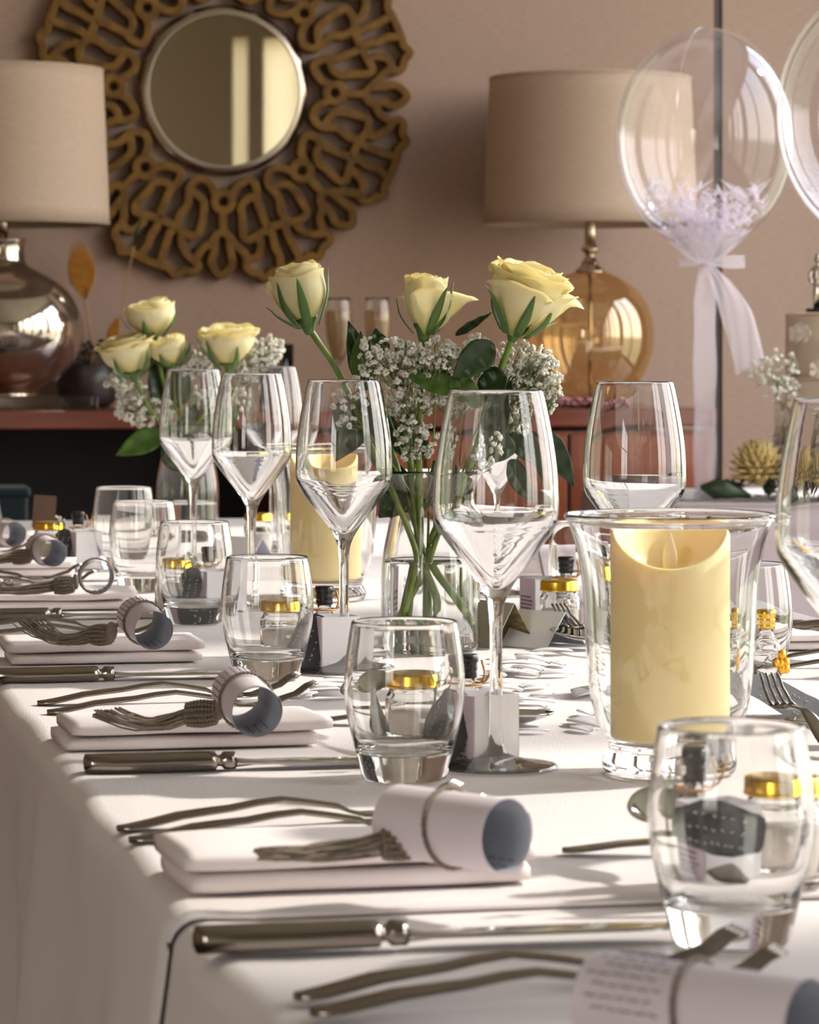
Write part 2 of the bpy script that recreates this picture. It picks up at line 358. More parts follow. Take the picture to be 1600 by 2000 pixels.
# rear wall (seen only in the mirror) with a narrow and a wide window
RB, RTP = 0.5, 2.6
rw = [box(LX, WX + .1, RY - .12, RY, 0, RB), box(LX, WX + .1, RY - .12, RY, RTP, CH)]
rs = [ (2.53, 2.615), (2.69, 2.89)]
xs = [LX] + [v for s_ in rs for v in s_] + [WX + .1]
for i in range(0, len(xs), 2): rw.append(box(xs[i], xs[i + 1], RY - .12, RY, RB, RTP))
struct('wall_front', join(*rw), M['creamwall'])
for i, (a, b) in enumerate(rs):
    window(len(segs) + 1 + i, [box(a, a + .006, RY - .08, RY - .03, RB, RTP), box(b - .006, b, RY - .08, RY - .03, RB, RTP)],
           ([(a, RY - .05, RB), (b, RY - .05, RB), (b, RY - .05, RTP), (a, RY - .05, RTP)], [(0, 1, 2, 3)]))
    obj('net_curtain', grid(lambda u, v, a=a, b=b: (a + (b - a) * u, RY - .02 + .006 * math.sin(u * (b - a) * 260), RB + (RTP - RB) * v), 60, 2), M['netcurtain'], bpy.data.objects['window_%d' % (len(segs) + 1 + i)])
    portal(((a + b) / 2, RY - .13, (RB + RTP) / 2), (0, 1, 0), b - a, RTP - RB)

# ------------------------------------------------------------------ the long table and its two cloths
TL, TR_ = 0.20, 1.06
YS = T(290, 1795).y; YE = 5.02
tb = thing('dining_table', 'long trestle table hidden under the white tablecloths', 'table', ((TL + TR_) / 2, (0.4 + YE) / 2, 0))
hx = (TR_ - TL) / 2 - .015; hy = (YE - .4) / 2 - .015
obj('tabletop', box(-hx, hx, -hy, hy, TZ - .035, TZ - .006), M['mahogany'], tb, smooth=False)
for sx in (-1, 1):
    for sy in (-1, 0, 1):
        obj('leg', tube([(sx * (hx - .06), sy * (hy - .1), 0), (sx * (hx - .06), sy * (hy - .1), TZ - .035)], .018, 10), M['steel'], tb)
def cloth(y0, y1, ztop, far, seed, inset=0.0):
    """one draped cloth: top, rounded edges, hanging sides, and the end that hangs"""
    prof = []                                   # (x, z, drape amount)
    rr = .016
    for k in range(15): prof.append((TL, .16 + (ztop - rr - .16) * k / 14, 1 - k / 14))
    for k in range(1, 6):
        a = PI - k * PI / 12 * 1.0
        prof.append((TL + rr + rr * math.cos(PI - k * PI / 10), ztop - rr + rr * math.sin(PI - k * PI / 10), 0))
    for k in range(1, 30): prof.append((TL + rr + (TR_ - TL - 2 * rr) * k / 30, ztop, -1))
    for k in range(5, 0, -1):
        prof.append((TR_ - rr - rr * math.cos(PI - k * PI / 10), ztop - rr + rr * math.sin(PI - k * PI / 10), 0))
    for k in range(14, -1, -1): prof.append((TR_, .16 + (ztop - rr - .16) * k / 14, 1 - k / 14))
    ny = max(12, int((y1 - y0) / .03))
    def fn(u, v):
        i = min(len(prof) - 1, int(round(u * (len(prof) - 1)))); x, z, d = prof[i]; y = y0 + (y1 - y0) * v
        side = -1 if x < (TL + TR_) / 2 else 1
        nz = noise.noise(Vector((x * 3, y * 2.2, seed)))
        if d >= 0:
            x += side * (d ** 0.8) * (.030 * math.sin(y * 13 + 2 * nz + seed) + .012 * math.sin(y * 31 + seed * 2) + .02) + side * .003 * nz
            x += side * .004 * noise.noise(Vector((y * 9, z * 6, seed + 4))) - side * inset
        else:
            z += 0.0008 * noise.noise(Vector((x * 9, y * 14, seed))) - .0006
        return (x, y, z)
    vf = grid(fn, len(prof), ny)
    V, FF = vf; nu = len(prof)
    if far:                                     # far end hangs down
        row = [(ny - 1) * nu + i for i in range(19, nu - 19)]
        prev = row
        for k in range(1, 9):
            cur = []
            for q, i in enumerate(row):
                p = V[i]; z = ztop - (ztop - .16) * k / 8; x = p.x
                cur.append(len(V)); V.append(Vector((x, p.y + .01 + .012 * math.sin(x * 25) * k / 8, z)))
            for q in range(len(row) - 1): FF.append((prev[q], prev[q + 1], cur[q + 1], cur[q]))
            prev = cur
    return V, FF
c1 = obj('tablecloth', cloth(0.42, YS + .10, TZ - .0022, False, 5.7, .0035), M['cloth'], solid=.0008)
props(c1, 'white tablecloth over the near end of the long table, tucked under the other cloth', 'tablecloth')
c2r = thing('tablecloth', 'white tablecloth over most of the long table, its hem crossing above the nearest knife', 'tablecloth')
vf_ = cloth(YS, YE, TZ, True, 5.7)
obj('cloth', vf_, M['cloth'], c2r, solid=.0008)
hp = [Vector(q) + Vector((0, 0, .0004)) for q in vf_[0][:14 + 6 + 29 + 6 + 14]]
obj('hem', tube(hp, .0014, 6), M['cloth'], c2r)

# ------------------------------------------------------------------ cutlery
def zl(tab, x):
    for (a, b), (c, d) in zip(tab, tab[1:]):
        if a <= x <= c: t = (x - a) / (c - a); t = t * t * (3 - 2 * t); return b + (d - b) * t
    return tab[-1][1]
FZ = [(0, .002), (.05, .009), (.095, .014), (.122, .010), (.142, .0035), (.160, .003), (.178, .008), (.20, .019)]
FH = [(0, .003), (.004, .0075), (.012, .0095), (.035, .0100), (.07, .0065), (.10, .0040), (.125, .0032), (.135, .0045), (.145, .0105), (.157, .0120)]
def make_fork(name, L=.20):
    s = L / .20; t = thing(name, '', 'fork')
    st = [(x * s, 0, zl(FZ, x) * s, zl(FH, x) * s, (.0018 if x < .13 else .0011) * s) for x in [0, .002, .006, .012, .02, .035, .05, .065, .08, .095, .108, .12, .128, .135, .142, .15, .158]]
    obj('handle', loft(st, 12, 2.6), M['steel'], t)
    for k in range(4):
        y = (-.0093 + .0062 * k)
        pts = [(x * s, y * s * (1 - .2 * (x - .155) / .045), zl(FZ, x) * s, (.0019 - .0007 * (x - .155) / .045) * s, .0010 * s) for x in (.155, .165, .175, .185, .193, .2)]
        obj('tine', loft(pts, 8, 3), M['steel'], t)
    return t
SZ = [(0, .002), (.05, .007), (.09, .011), (.115, .010), (.13, .0095)]
def make_spoon(name, L=.17):
    s = L / .19; t = thing(name, '', 'spoon')
    st = [(x * s, 0, zl(SZ, x) * s, zl(FH, min(x, .128)) * s, .0016 * s) for x in [0, .002, .006, .012, .02, .035, .05, .065, .08, .095, .108, .12, .13, .136]]
    obj('handle', loft(st, 12, 2.6), M['steel'], t)
    def bf(u, v):
        a = u * 2 * PI; r = v
        x = .162 + .032 * r * math.cos(a); y = .020 * r * math.sin(a) * (1 + .12 * math.cos(a + PI) * 1)
        return (x * s, y * s, (.0095 - .0085 * (1 - r * r)) * s)
    obj('bowl', grid(bf, 28, 9, True), M['blade'], t, solid=.0010)
    return t
def make_knife(name, L=.235):
    s = L / .235; t = thing(name, '', 'knife')
    hs = [(0, .004), (.0012, .0075), (.005, .0100), (.02, .0112), (.05, .0108), (.078, .0092), (.083, .0090), (.0845, .0062), (.087, .0060), (.089, .0074), (.092, .0078), (.096, .0072)]
    st = [(x * s, 0, .0060 * s, h * s, (.0060 if x < .084 else .0040 if x < .088 else .0056) * (min(1, h / .007)) * s) for x, h in hs]
    obj('handle', loft(st, 16, 3.0), M['steel'], t)
    bs = [(.094, .0060, .0030, 0), (.100, .0055, .0024, 0), (.108, .0075, .0014, .001), (.125, .0100, .0011, .0018), (.16, .0110, .0010, .002), (.20, .0105, .0009, .001), (.222, .0080, .0008, -.001), (.231, .0045, .0007, -.004), (.235, .0012, .0005, -.0065)]
    obj('blade', loft([(x * s, yo * s, .0045 * s, h * s, t_ * s) for x, h, t_, yo in bs], 10, 3.2), M['blade'], t)
    return t
knife0 = make_knife('table_knife'); fork0 = make_fork('table_fork'); spoon0 = make_spoon('dessert_spoon'); dfork0 = make_fork('dessert_fork', .165)
used = set()
def place(proto, loc, rz, label, group=None, tilt=0.0, roll=0.0):
    o = proto if proto.name not in used else copy_tree(proto)
    used.add(proto.name)
    o.rotation_mode = 'XYZ'; o.location = loc
    o.rotation_euler = (Matrix.Rotation(rz, 4, 'Z') @ Matrix.Rotation(-tilt, 4, 'Y') @ Matrix.Rotation(roll, 4, 'X')).to_euler()
    o['label'] = label
    if group: o['group'] = group
    return o

# ------------------------------------------------------------------ napkins, scrolls with tassels
def napkin(name, corner, rz, L, W, H, label, seed, side=1):
    """two folded lobes; corner = near left bottom corner"""
    t = thing(name, label, 'napkin', corner, rz, 'folded napkins along the table')
    for lay in range(2):
        h = H / 2; x0 = .004 * lay * (-1 if seed % 2 else 1) ; 
        def fn(u, v, lay=lay, h=h, x0=x0):
            # u around section (closed), v along length
            a = u * 2 * PI; c, s = math.cos(a), math.sin(a)
            e = 2 / 5.0
            yy = W / 2 + (W / 2) * math.copysign(abs(c) ** e, c); zz = h / 2 + (h * .49) * math.copysign(abs(s) ** (2 / 4.0), s)
            x = x0 + (L - (.006 if lay == 0 else 0)) * v
            k = noise.noise(Vector((x * 14, yy * 16, seed * 3.1 + lay)))
            ed = min(v, 1 - v); pinch = min(1, ed / .05) ** .5
            zz = h / 2 + (zz - h / 2) * (.84 + .16 * pinch) + .0015 * k * (1 if s > 0 or lay else 0)
            yy += .0025 * noise.noise(Vector((x * 20, lay * 5, seed * 1.7)))
            xx = x + (.004 * math.sin(yy * 40 + seed)) * (1 if v > .5 else .3)
            return (xx, yy, zz + h * lay)
        V, FF = grid(fn, 36, 30, True)
        FF.append(tuple(range(36))[::-1]); FF.append(tuple(29 * 36 + i for i in range(36)))
        obj('fold', (V, FF), M['napkin'], t)
    return t
def scroll(name, open_c, yaw, length, r, label, pitch=0.0, tassel=None, fringe_up=0.0, seed=1, group='rolled paper scrolls tied with tassels', string_at=.5, ink=True):
    """open_c: centre of the opening that faces the camera, in the world; axis goes away from it along yaw"""
    root = thing(name, label, 'paper scroll', open_c, 0, group)
    ax = Vector((math.cos(pitch) * math.cos(yaw), math.cos(pitch) * math.sin(yaw), math.sin(pitch)))
    q = ax.to_track_quat('X', 'Z').to_matrix().to_4x4()
    TH = 2 * PI + .9
    def sp_(rad_off):
        def fn(u, v):
            a = u * TH + 2.6; rr = r - .0011 * u + rad_off
            return q @ Vector((length * v, rr * math.cos(a), rr * math.sin(a)))
        return fn
    obj('paper_outside', grid(sp_(0.0), 60, 8), M['paper'], root)
    obj('paper_inside', grid(sp_(-.0004), 60, 8), M['paperin'], root)
    if ink:
        parts = []
        rr = random.Random(seed)
        for li in range(0 if seed in (4, 7, 9) else 9):
            a0 = .05 + li * .24
            x = length * (.62 if li % 2 else .58)
            for w_ in range(5):
                x2 = x + rr.uniform(.003, .006)
                n_ = 5
                pts = [q @ Vector((x + (x2 - x) * k / n_, (r + .0003) * math.cos(a0 + rr.uniform(-.03, .03)), (r + .0003) * math.sin(a0 + rr.uniform(-.03, .03)))) for k in range(n_ + 1)]
                parts.append(tube(pts, .00028, 4)); x = x2 + .0015
                if x > length * .93: break
        if parts: obj('handwriting', join(*parts), M['ink'], root)
        parts = []
        for li in range(3):
            a0 = 4.1 + li * .35; x = length * .06
            for w_ in range(4):
                x2 = x + rr.uniform(.003, .006)
                pts = [q @ Vector((x + (x2 - x) * k / 4, (r - .0020) * math.cos(a0 + rr.uniform(-.03, .03)), (r - .0020) * math.sin(a0 + rr.uniform(-.03, .03)))) for k in range(5)]
                parts.append(tube(pts, .00025, 4)); x = x2 + .002
        obj('print', join(*parts), M['ink'], root)
    # cord: two-ply twisted loop
    cp = []
    for ply in range(2):
        pts = []
        for k in range(73):
            a = 2 * PI * k / 72; tw = a * 22 + ply * PI
            pts.append(q @ Vector((length * string_at + .0006 * math.cos(tw) + .003 * math.sin(a), (r + .0010 + .0006 * math.sin(tw)) * math.cos(a), (r + .0010 + .0006 * math.sin(tw)) * math.sin(a))))
        cp.append(tube(pts, .00075, 5))
    obj('cord', join(*cp), M['cord'], root)
    if tassel:
        kp, ep, lift = tassel     # knot position, tail end position (world), both relative below
        kp = Vector(kp) - Vector(open_c); ep = Vector(ep) - Vector(open_c)
        d = (ep - kp).normalized(); tt = obj('tassel', tube(smoothline([kp + UP * .004, kp + d * .006 + UP * .001, kp + d * .012], 3), .0035, 8), M['cord'], root)
        side = d.cross(UP).normalized()
        # button knot
        kn = ico(1.0)
        m = Matrix.Translation(kp + UP * .003) @ d.to_track_quat('X', 'Z').to_matrix().to_4x4() @ Matrix.Diagonal((.0042, .0085, .0105, 1))
        kk = obj('knot', xf(kn, m), M['cord'], tt, sub=2)
        # woven neck
        rows = []
        for k in range(9):
            p = kp + d * (.003 + .0022 * k); rr_ = .0068 + .0012 * math.sin(k * PI / 8)
            mm = Matrix.Translation(p) @ d.to_track_quat('Z', 'Y').to_matrix().to_4x4()
            for j in range(14):
                a = 2 * PI * j / 14
                c = mm @ Vector((rr_ * math.cos(a), rr_ * math.sin(a), 0))
                rows.append(xf(ico(.0016), Matrix.Translation(c)))
        rows.append(tube([kp + d * .001, kp + d * .022], .0066, 12))
        obj('neck', join(*rows), M['cord'], tt)
        fr = []; rr = random.Random(seed + 50)
        L = (ep - kp).length
        for k in range(54):
            a = rr.uniform(0, 2 * PI); r0 = .0060 * math.sqrt(rr.random()); sp2 = rr.uniform(-1, 1)
            st = kp + d * .018 + side * (r0 * math.cos(a)) + UP * (r0 * math.sin(a))
            Lk = L * rr.uniform(.82, 1.02)
            pts = []
            for i in range(8):
                t_ = i / 7
                p = st + d * (Lk - .018) * t_ + side * (sp2 * .011 * t_ ** 1.3) + side * .003 * math.sin(t_ * 4 + sp2 * 3) * t_
                zt = (kp.z - .001) * (1 - t_) + ep.z * t_ + (lift * t_ ** 3) - math.sin(t_ * PI) * (.006 if lift else .002)
                zt = max(zt, min(kp.z, ep.z) - .007)
                p.z = zt + r0 * math.sin(a) * (1 - t_ * .55) + .0015 * rr.random()
                pts.append(p)
            fr.append(tube(pts, .00062, 4))
        fo = obj('fringe', join(*fr), M['fringe'], tt); fo['kind'] = 'stuff'
    return root

ordn = ['nearest', 'second', 'third', 'fourth', 'fifth', 'farthest']
NH = .020
def rp(k): return Vector((math.cos(k), math.sin(k), 0))
# knives: bolster pixel -> handle end 8.6 cm further left along X
for i, (bx, by) in enumerate([(745, 1832), (425, 1492), (195, 1321), (97, 1203), (5, 1139)]):
    p = T(bx, by, TZ + .004); n = ['nearest to the camera', 'in front of the second napkin from the camera', 'in front of the third napkin from the camera', 'in front of the fourth napkin from the camera', 'farthest along the left table edge'][i]
    place(knife0, (p.x - .085, p.y, TZ + (.0003)), rnd(-.01, .012), 'steel table knife lying %s' % n if i != 4 else 'steel table knife lying farthest along the left table edge', 'table knives on the left side', roll=0)
# forks: pairs beyond each napkin; handle end pixel
fk = [(592, 1985, 'below the nearest knife, cut by the bottom of the picture'), (238, 1645, 'behind the thick front napkin'), (78, 1393, 'behind the second napkin with the spread tassel'), (-118, 1252, 'behind the third napkin under the scroll'), (-185, 1152, 'behind the fourth napkin'), (-235, 1097, 'behind the fifth napkin')]
for i, (fx, fy, n) in enumerate(fk):
    for j in range(2):
        p = T(fx + (14 if j else 0), fy - (0 if j else 8) + (4 if j else 0))
        off = .020 if j == 0 else 0
        place(fork0, (p.x, p.y + off, TZ + .0004), (-.005 if j else .02) + (.10 if i < 2 and j == 0 else .04), '%s fork of the pair %s' % ('rear' if j == 0 else 'front', n), 'pairs of forks on the left side')
# napkins (corner px, end length)
NK = [((372, 1755), .175, 'thick white folded napkin at the front with a fat scroll on it'),
      ((128, 1472), .172, 'white folded napkin second from the front, fanned tassel lying on it'),
      ((24, 1302), .166, 'white folded napkin third from the front, curled tassel end on it'),
      ((-62, 1197), .17, 'white folded napkin fourth from the front, see-through scroll on it'),
      ((-128, 1131), .17, 'white folded napkin fifth from the front at left'),
      ((-185, 1072), .165, 'white folded napkin farthest away at the left picture edge')]
for i, ((nx, ny), L, lb) in enumerate(NK):
    p = T(nx, ny); napkin('napkin', p, [.03, .01, .0, .0, .0, .0][i], L, .085, NH if i else .022, lb, i + 1)
# scrolls
ax0 = YAW
def sdir(deg): return PI / 2 + math.radians(deg)
def on(px, py, z): return T(px, py, z)
rr0 = .0172
SC = [((1578, 2008), 42, .090, .0185, 0.0), ((990, 1632), 34, .072, .0182, .0), ((502, 1390), 3, .066, .0168, .10), ((300, 1231), 6, .066, .0165, .10), ((190, 1127), -1, .03, .0165, .0), ((104, 1080), 10, .062, .0160, .06), ((28, 1043), 16, .055, .0160, .0)]
LB = ['large paper scroll with purple handwriting cut by the bottom right corner', 'wide paper scroll tied with cord on the front napkin, its end solid grey-blue',
      'open paper ring with a beaded tassel on the second napkin from the front', 'paper scroll with long curling tassel on the third napkin',
      'thin see-through paper ring on the fourth napkin', 'small paper scroll on the fifth napkin beside the white box', 'paper scroll farthest left at the picture edge']
TS = [None, ((832, 1640), (505, 1672), 0), ((428, 1392), (175, 1392), .004), ((218, 1240), (22, 1218), .012), ((148, 1142), (-30, 1152), 0), ((62, 1086), (-60, 1092), 0), ((-10, 1044), (-120, 1050), 0)]
for i, ((sx_, sy_), yw, L, r, pit) in enumerate(SC):
    zc = TZ + (NH + .001 if i else .006) + r
    c = T(sx_, sy_, zc)
    ts = None
    if TS[i]:
        (kx, ky), (ex_, ey_), lift = TS[i]
        kp = T(kx, ky, TZ + NH + .0115); ep = T(ex_, ey_, TZ + NH + .006)
        ep.y = kp.y + (ep.y - kp.y) * .4
        ts = (kp, ep, lift)
    scroll('paper_scroll', c, sdir(yw), L, r, LB[i], pit, ts, seed=i + 3)

# ------------------------------------------------------------------ glassware
def tumbler_prof():
    out = smoothprof([(.0, .0005), (.022, .0), (.0262, .002), (.0285, .010), (.0315, .022), (.0362, .042), (.0375, .058), (.0365, .074), (.0345, .088), (.0330, .0970)], 4)
    inn = smoothprof([(.0328, .0978), (.0321, .0975), (.0334, .088), (.0354, .074), (.0363, .058), (.0348, .042), (.0300, .025), (.0250, .0185), (.012, .0165), (0, .0162)], 4)
    return out + inn
def wine_prof():
    out = [(0, .0), (.036, .0), (.0385, .0006), (.0388, .0012), (.036, .0022), (.022, .0042), (.010, .0075), (.0058, .0115), (.0046, .020), (.0042, .045), (.0040, .080), (.0046, .098), (.0070, .108), (.0140, .120), (.0270, .137), (.0375, .152), (.0398, .160), (.0400, .170), (.0390, .190), (.0358, .212), (.0318, .232), (.0300, .2392)]
    inn = [(.0296, .2400), (.0291, .2392), (.0309, .232), (.0349, .212), (.0381, .190), (.0391, .170), (.0388, .161), (.0362, .1535), (.0255, .1405), (.0115, .1250), (.0035, .1165), (0, .1150)]
    return smoothprof(out, 3) + smoothprof(inn, 3)
tm = obj('tumbler', lathe(tumbler_prof(), 56), M['glass']); wg = obj('wine_glass', lathe(wine_prof(), 56), M['stemglass'])
tfirst = [True, True]
def tumbler(p, lb, grp='short tumblers'):
    o = tm if tfirst[0] else tm.copy()
    if not tfirst[0]: COL.objects.link(o)
    tfirst[0] = False; o.location = (p.x, p.y, TZ + .0009); props(o, lb, 'tumbler', grp); return o
def wine(p, lb, grp='stemmed wine glasses'):
    o = wg if tfirst[1] else wg.copy()
    if not tfirst[1]: COL.objects.link(o)
    tfirst[1] = False; o.location = (p.x, p.y, TZ + .0009); props(o, lb, 'wine glass', grp); return o
def TD(px, d):
    p = D(px, 0, d); p.z = TZ; return p
for px, d, lb in [(1428, 1.475, 'largest tumbler at the front right, dark grey tag seen through it'), (790, 2.03, 'tumbler beside the tall front wine glass, behind the front napkin'),
                  (522, 2.64, 'tumbler in front of the second candle, behind the second napkin'), (380, 3.16, 'tumbler in front of the rear flower vase with a leaf-shaped tag seen through it'),
                  (280, 3.57, 'tumbler beside the small white box, left of the rear vase'), (242, 3.92, 'farthest left tumbler, partly behind another one'),
                  (1455, 2.56, 'tumbler just behind the right side of the large candle vase'), (1147, 3.16, 'tumbler behind the left side of the large candle vase')]:
    tumbler(TD(px, d), lb)
for px, d, lb in [(969, 2.09, 'tallest wine glass, in front of the central flowers'), (672, 2.70, 'wine glass between the tumblers in front of the second candle'), (492, 3.28, 'wine glass before the rear bouquet, right one of the pair'),
                  (378, 3.80, 'wine glass before the rear bouquet, left one of the pair'), (1240, 2.55, 'wine glass standing behind the large candle vase'), (1660, 1.77, 'wine glass cut by the right edge of the picture'),
                  (533, 4.25, 'wine glass farthest away, right of the rear bouquet'), (972, 3.52, 'wine glass seen through the bowl of the tallest wine glass')]:
    wine(TD(px, d), lb)
# hurricane vases with candles
def hurricane(p, lb, name='candle_vase'):
    t = thing(name, lb, 'glass vase', (p.x, p.y, TZ + .0009), 0, 'glass candle vases')
    out = smoothprof([(0, .0), (.036, .0), (.0415, .002), (.0428, .007), (.0405, .0125), (.0385, .016), (.0400, .021), (.0450, .030), (.0505, .050), (.0535, .085), (.0550, .115), (.0585, .140), (.0636, .156), (.0660, .1596), (.0669, .1612)], 4)
    inn = smoothprof([(.0668, .1626), (.0656, .1632), (.0645, .1622), (.0620, .1575), (.0565, .140), (.0528, .115), (.0513, .085), (.0483, .050), (.0430, .031), (.0385, .0225), (.030, .0195), (0, .019)], 4)
    obj('vase', lathe(out + inn, 64), M['glass'], t)
    return t
def candle(p, z0, lb):
    t = thing('pillar_candle', lb, 'candle', (p.x, p.y, z0), 0, 'ivory pillar candles'); Rr = .0375; H = .134; dip = .024
    cdir = math.atan2(CAM.y - p.y, CAM.x - p.x)
    def rim(a): return H - dip * max(0, math.cos(a - cdir)) ** 1.2
    rows = [(0, lambda a: 0), (.85, lambda a: 0), (.97, lambda a: .0015), (1.0, lambda a: .006)]
    for k in range(1, 10): rows.append((1.0, lambda a, k=k: .006 + (rim(a) - .010) * k / 9))
    rows += [(.985, lambda a: rim(a) - .0015), (.955, lambda a: rim(a)), (.92, lambda a: rim(a) - .0014), (.88, lambda a: rim(a) - .005), (.78, lambda a: (rim(a) * .7 + (H - .035) * .3) - .006), (.55, lambda a: (rim(a) * .25 + (H - .035) * .75) - .004), (.25, lambda a: H - .036), (.02, lambda a: H - .037)]
    n = 64; V = []; FF = []
    for r, zf in rows:
        for i in range(n):
            a = 2 * PI * i / n; rad = Rr * max(r, .001) * (1 + .004 * noise.noise(Vector((math.cos(a) * 2, math.sin(a) * 2, r * 3))))
            V.append(Vector((rad * math.cos(a), rad * math.sin(a), zf(a))))
    for j in range(len(rows) - 1):
        for i in range(n):
            k = (i + 1) % n; FF.append((j * n + i, j * n + k, (j + 1) * n + k, (j + 1) * n + i))
    obj('wax', (V, FF), M['wax'], t)
    fp = [(0.0012, H - .037), (.0030, H - .030), (.0045, H - .023), (.0042, H - .016), (.0022, H - .008), (0, H - .001)]
    obj('flame_tip', lathe(smoothprof(fp, 3), 16, sx=1, sy=.45), M['waxtip'], t, rot=(0, 0, -YAW))
cp1 = TD(1309, 2.06); cp2 = TD(636, 3.45)
hurricane(cp1, 'large flared glass vase at right holding a yellow ivory candle'); candle(cp1, TZ + .0215, 'yellow ivory pillar candle in the large front vase, scooped top showing')
hurricane(cp2, 'flared glass vase farther back behind the second wine glass'); candle(cp2, TZ + .0215, 'yellow ivory pillar candle farther back, behind the second wine glass')
# flower vases
def flower_vase(p, lb, water, s=1.0):
    t = thing('flower_vase', lb, 'glass vase', (p.x, p.y, TZ + .0009), 0, 'glass flower vases')
    out = smoothprof([(0, 0), (.034, 0), (.0405, .003), (.0430, .012), (.0435, .050), (.0425, .080), (.0375, .108), (.0338, .128), (.0355, .145), (.0430, .158)], 4)
    inn = smoothprof([(.0425, .1590), (.0410, .1575), (.0335, .145), (.0318, .128), (.0355, .108), (.0405, .080), (.0413, .050), (.0408, .014), (.036, .0085), (0, .008)], 4)
    obj('vase', lathe([(r * s, z) for r, z in out + inn], 56), M['glass'], t)
    wi = smoothprof([(0, .0083), (.0355, .0088), (.0404, .0145), (.0409, .050), (.0402, min(water, .078)), (.0400, water)], 3)
    obj('water', lathe([(r * s, z) for r, z in wi] + [(0, water)], 48), M['water'], t)
    return t
VD = 2.87; V2D = 4.5
vp1 = TD(841, VD); vp2 = TD(366, V2D)
flower_vase(vp1, 'central glass vase of water and stems under the three large roses', .080)
flower_vase(vp2, 'glass vase farther back at left holding the smaller roses', .052)

# ------------------------------------------------------------------ flowers
def petal(th0, span, r0, Ht, opn, curl, zoff=0.0, seed=0):
    """one petal as a thin curved sheet on the rose's axis (z up)"""
    rr = random.Random(seed); tilt = rr.uniform(-.08, .08); ph = rr.uniform(0, 6)
    def fn(u, v):
        s = (u - .5) * 2
        wv = (math.sin(min(1, v * 1.15 + .12) * PI * .62)) ** .7
        edge = 1 - .16 * abs(s) ** 2.2 * (v ** 2)
        a = th0 + s * span * wv + tilt * v
        rad = r0 * (.26 + .86 * math.sin(min(v * 1.55, 1) * PI * .5)) * (1 - .12 * v * v) + opn * v ** 2.2 * r0 + curl * r0 * max(0, v - .8) ** 1.3 * 3.5
        rad *= 1 - .10 * s * s * (1 - opn)
        rad += r0 * .04 * math.sin(5 * a + ph) * v ** 3
        z = zoff + Ht * v * edge - curl * Ht * max(0, v - .86) * 1.2 + .0007 * math.sin(9 * s + ph) * v ** 4
        return (rad * math.cos(a), rad * math.sin(a), z)
    return grid(fn, 11, 12)
def rose(base, axis, r, h, opn, label, layers, sepdirs, seed, open_extra=(), stem=None, group='cream roses in the central vase'):
    t = thing('rose', label, 'rose', base, 0, group)
    q = Vector(axis).normalized().to_track_quat('Z', 'Y').to_matrix().to_4x4()
    rr = random.Random(seed)
    def addp(vf, nm='petal'):
        o = obj(nm, xf(vf, q), M['petal'], t, solid=.00045)
        at = o.data.attributes.new('tone', 'FLOAT', 'POINT')
        zz = [v.z for v in vf[0]]; mx = max(zz)
        at.data.foreach_set('value', [max(0, min(1, z / mx)) for z in zz]); return o
    k = 0
    for li, (n, rf, hf, op, cu) in enumerate(layers):
        for i in range(n):
            th = 2 * PI * i / n + li * 1.13 + rr.uniform(-.12, .12)
            addp(petal(th, 2 * PI / n * .80 if n > 1 else 2.4, r * rf, h * hf * rr.uniform(.96, 1.03), op * opn + rr.uniform(0, .06), cu, h * .02 * li, seed * 31 + k)); k += 1
    for th, rf, hf, op, cu in open_extra:
        addp(petal(th, .85, r * rf, h * hf, op, cu, 0, seed * 31 + k)); k += 1
    # receptacle and sepals
    obj('calyx', xf(lathe(smoothprof([(0, -.006), (.0035, -.006), (.0055, -.001), (.007, .004), (r * .5, .010), (0, .012)], 2), 12), q), M['sepal'], t)
    for i, (th, ln, dr) in enumerate(sepdirs):
        def fn(u, v, th=th, ln=ln, dr=dr):
            s = (u - .5) * 2; w_ = .0062 * (1 - v) ** .7 * (.5 + v * 1.3 if v < .4 else 1)
            rad = r * (.50 + .62 * math.sin(min(1, v * 1.5) * PI / 2)) + dr * r * v * v
            a = th + s * w_ / max(rad, .004)
            return (rad * math.cos(a), rad * math.sin(a), .001 + ln * h * v - abs(dr) * .15 * h * v * v)
        obj('sepal', xf(grid(fn, 4, 8), q), M['sepal'], t, solid=.0005)
    if stem:
        pts = smoothline([Vector(p) - Vector(base) for p in stem], 5)
        obj('stem', tube(pts, .0028, 8), M['stem'], t)
    return t
def leaf(base, tip, width, mat, label, group, bend=0.2, seed=0, face=None):
    base = Vector(base); tip = Vector(tip); ax = tip - base; L = ax.length; ax.normalize()
    nrm = (face or (-FW)).normalized(); side = ax.cross(nrm).normalized(); nrm = side.cross(ax).normalized()
    rr = random.Random(seed)
    def fn(u, v):
        s = (u - .5) * 2
        w_ = width * .56 * math.sin(PI * min(1, v * .985 + .012) ** .72) ** .85 * (1 - .12 * v) + width * .022 * abs(math.sin(v * 30)) * abs(s) * (1 - v)
        p = ax * (L * v) + side * (s * w_) + nrm * (abs(s) * w_ * .28 - bend * L * v * v * .5 + .0012 * math.sin(v * 20) * abs(s))
        return p
    o = obj('rose_leaf', grid(fn, 9, 34), mat, None, loc=base, solid=.0004)
    return props(o, label, 'leaf', group)
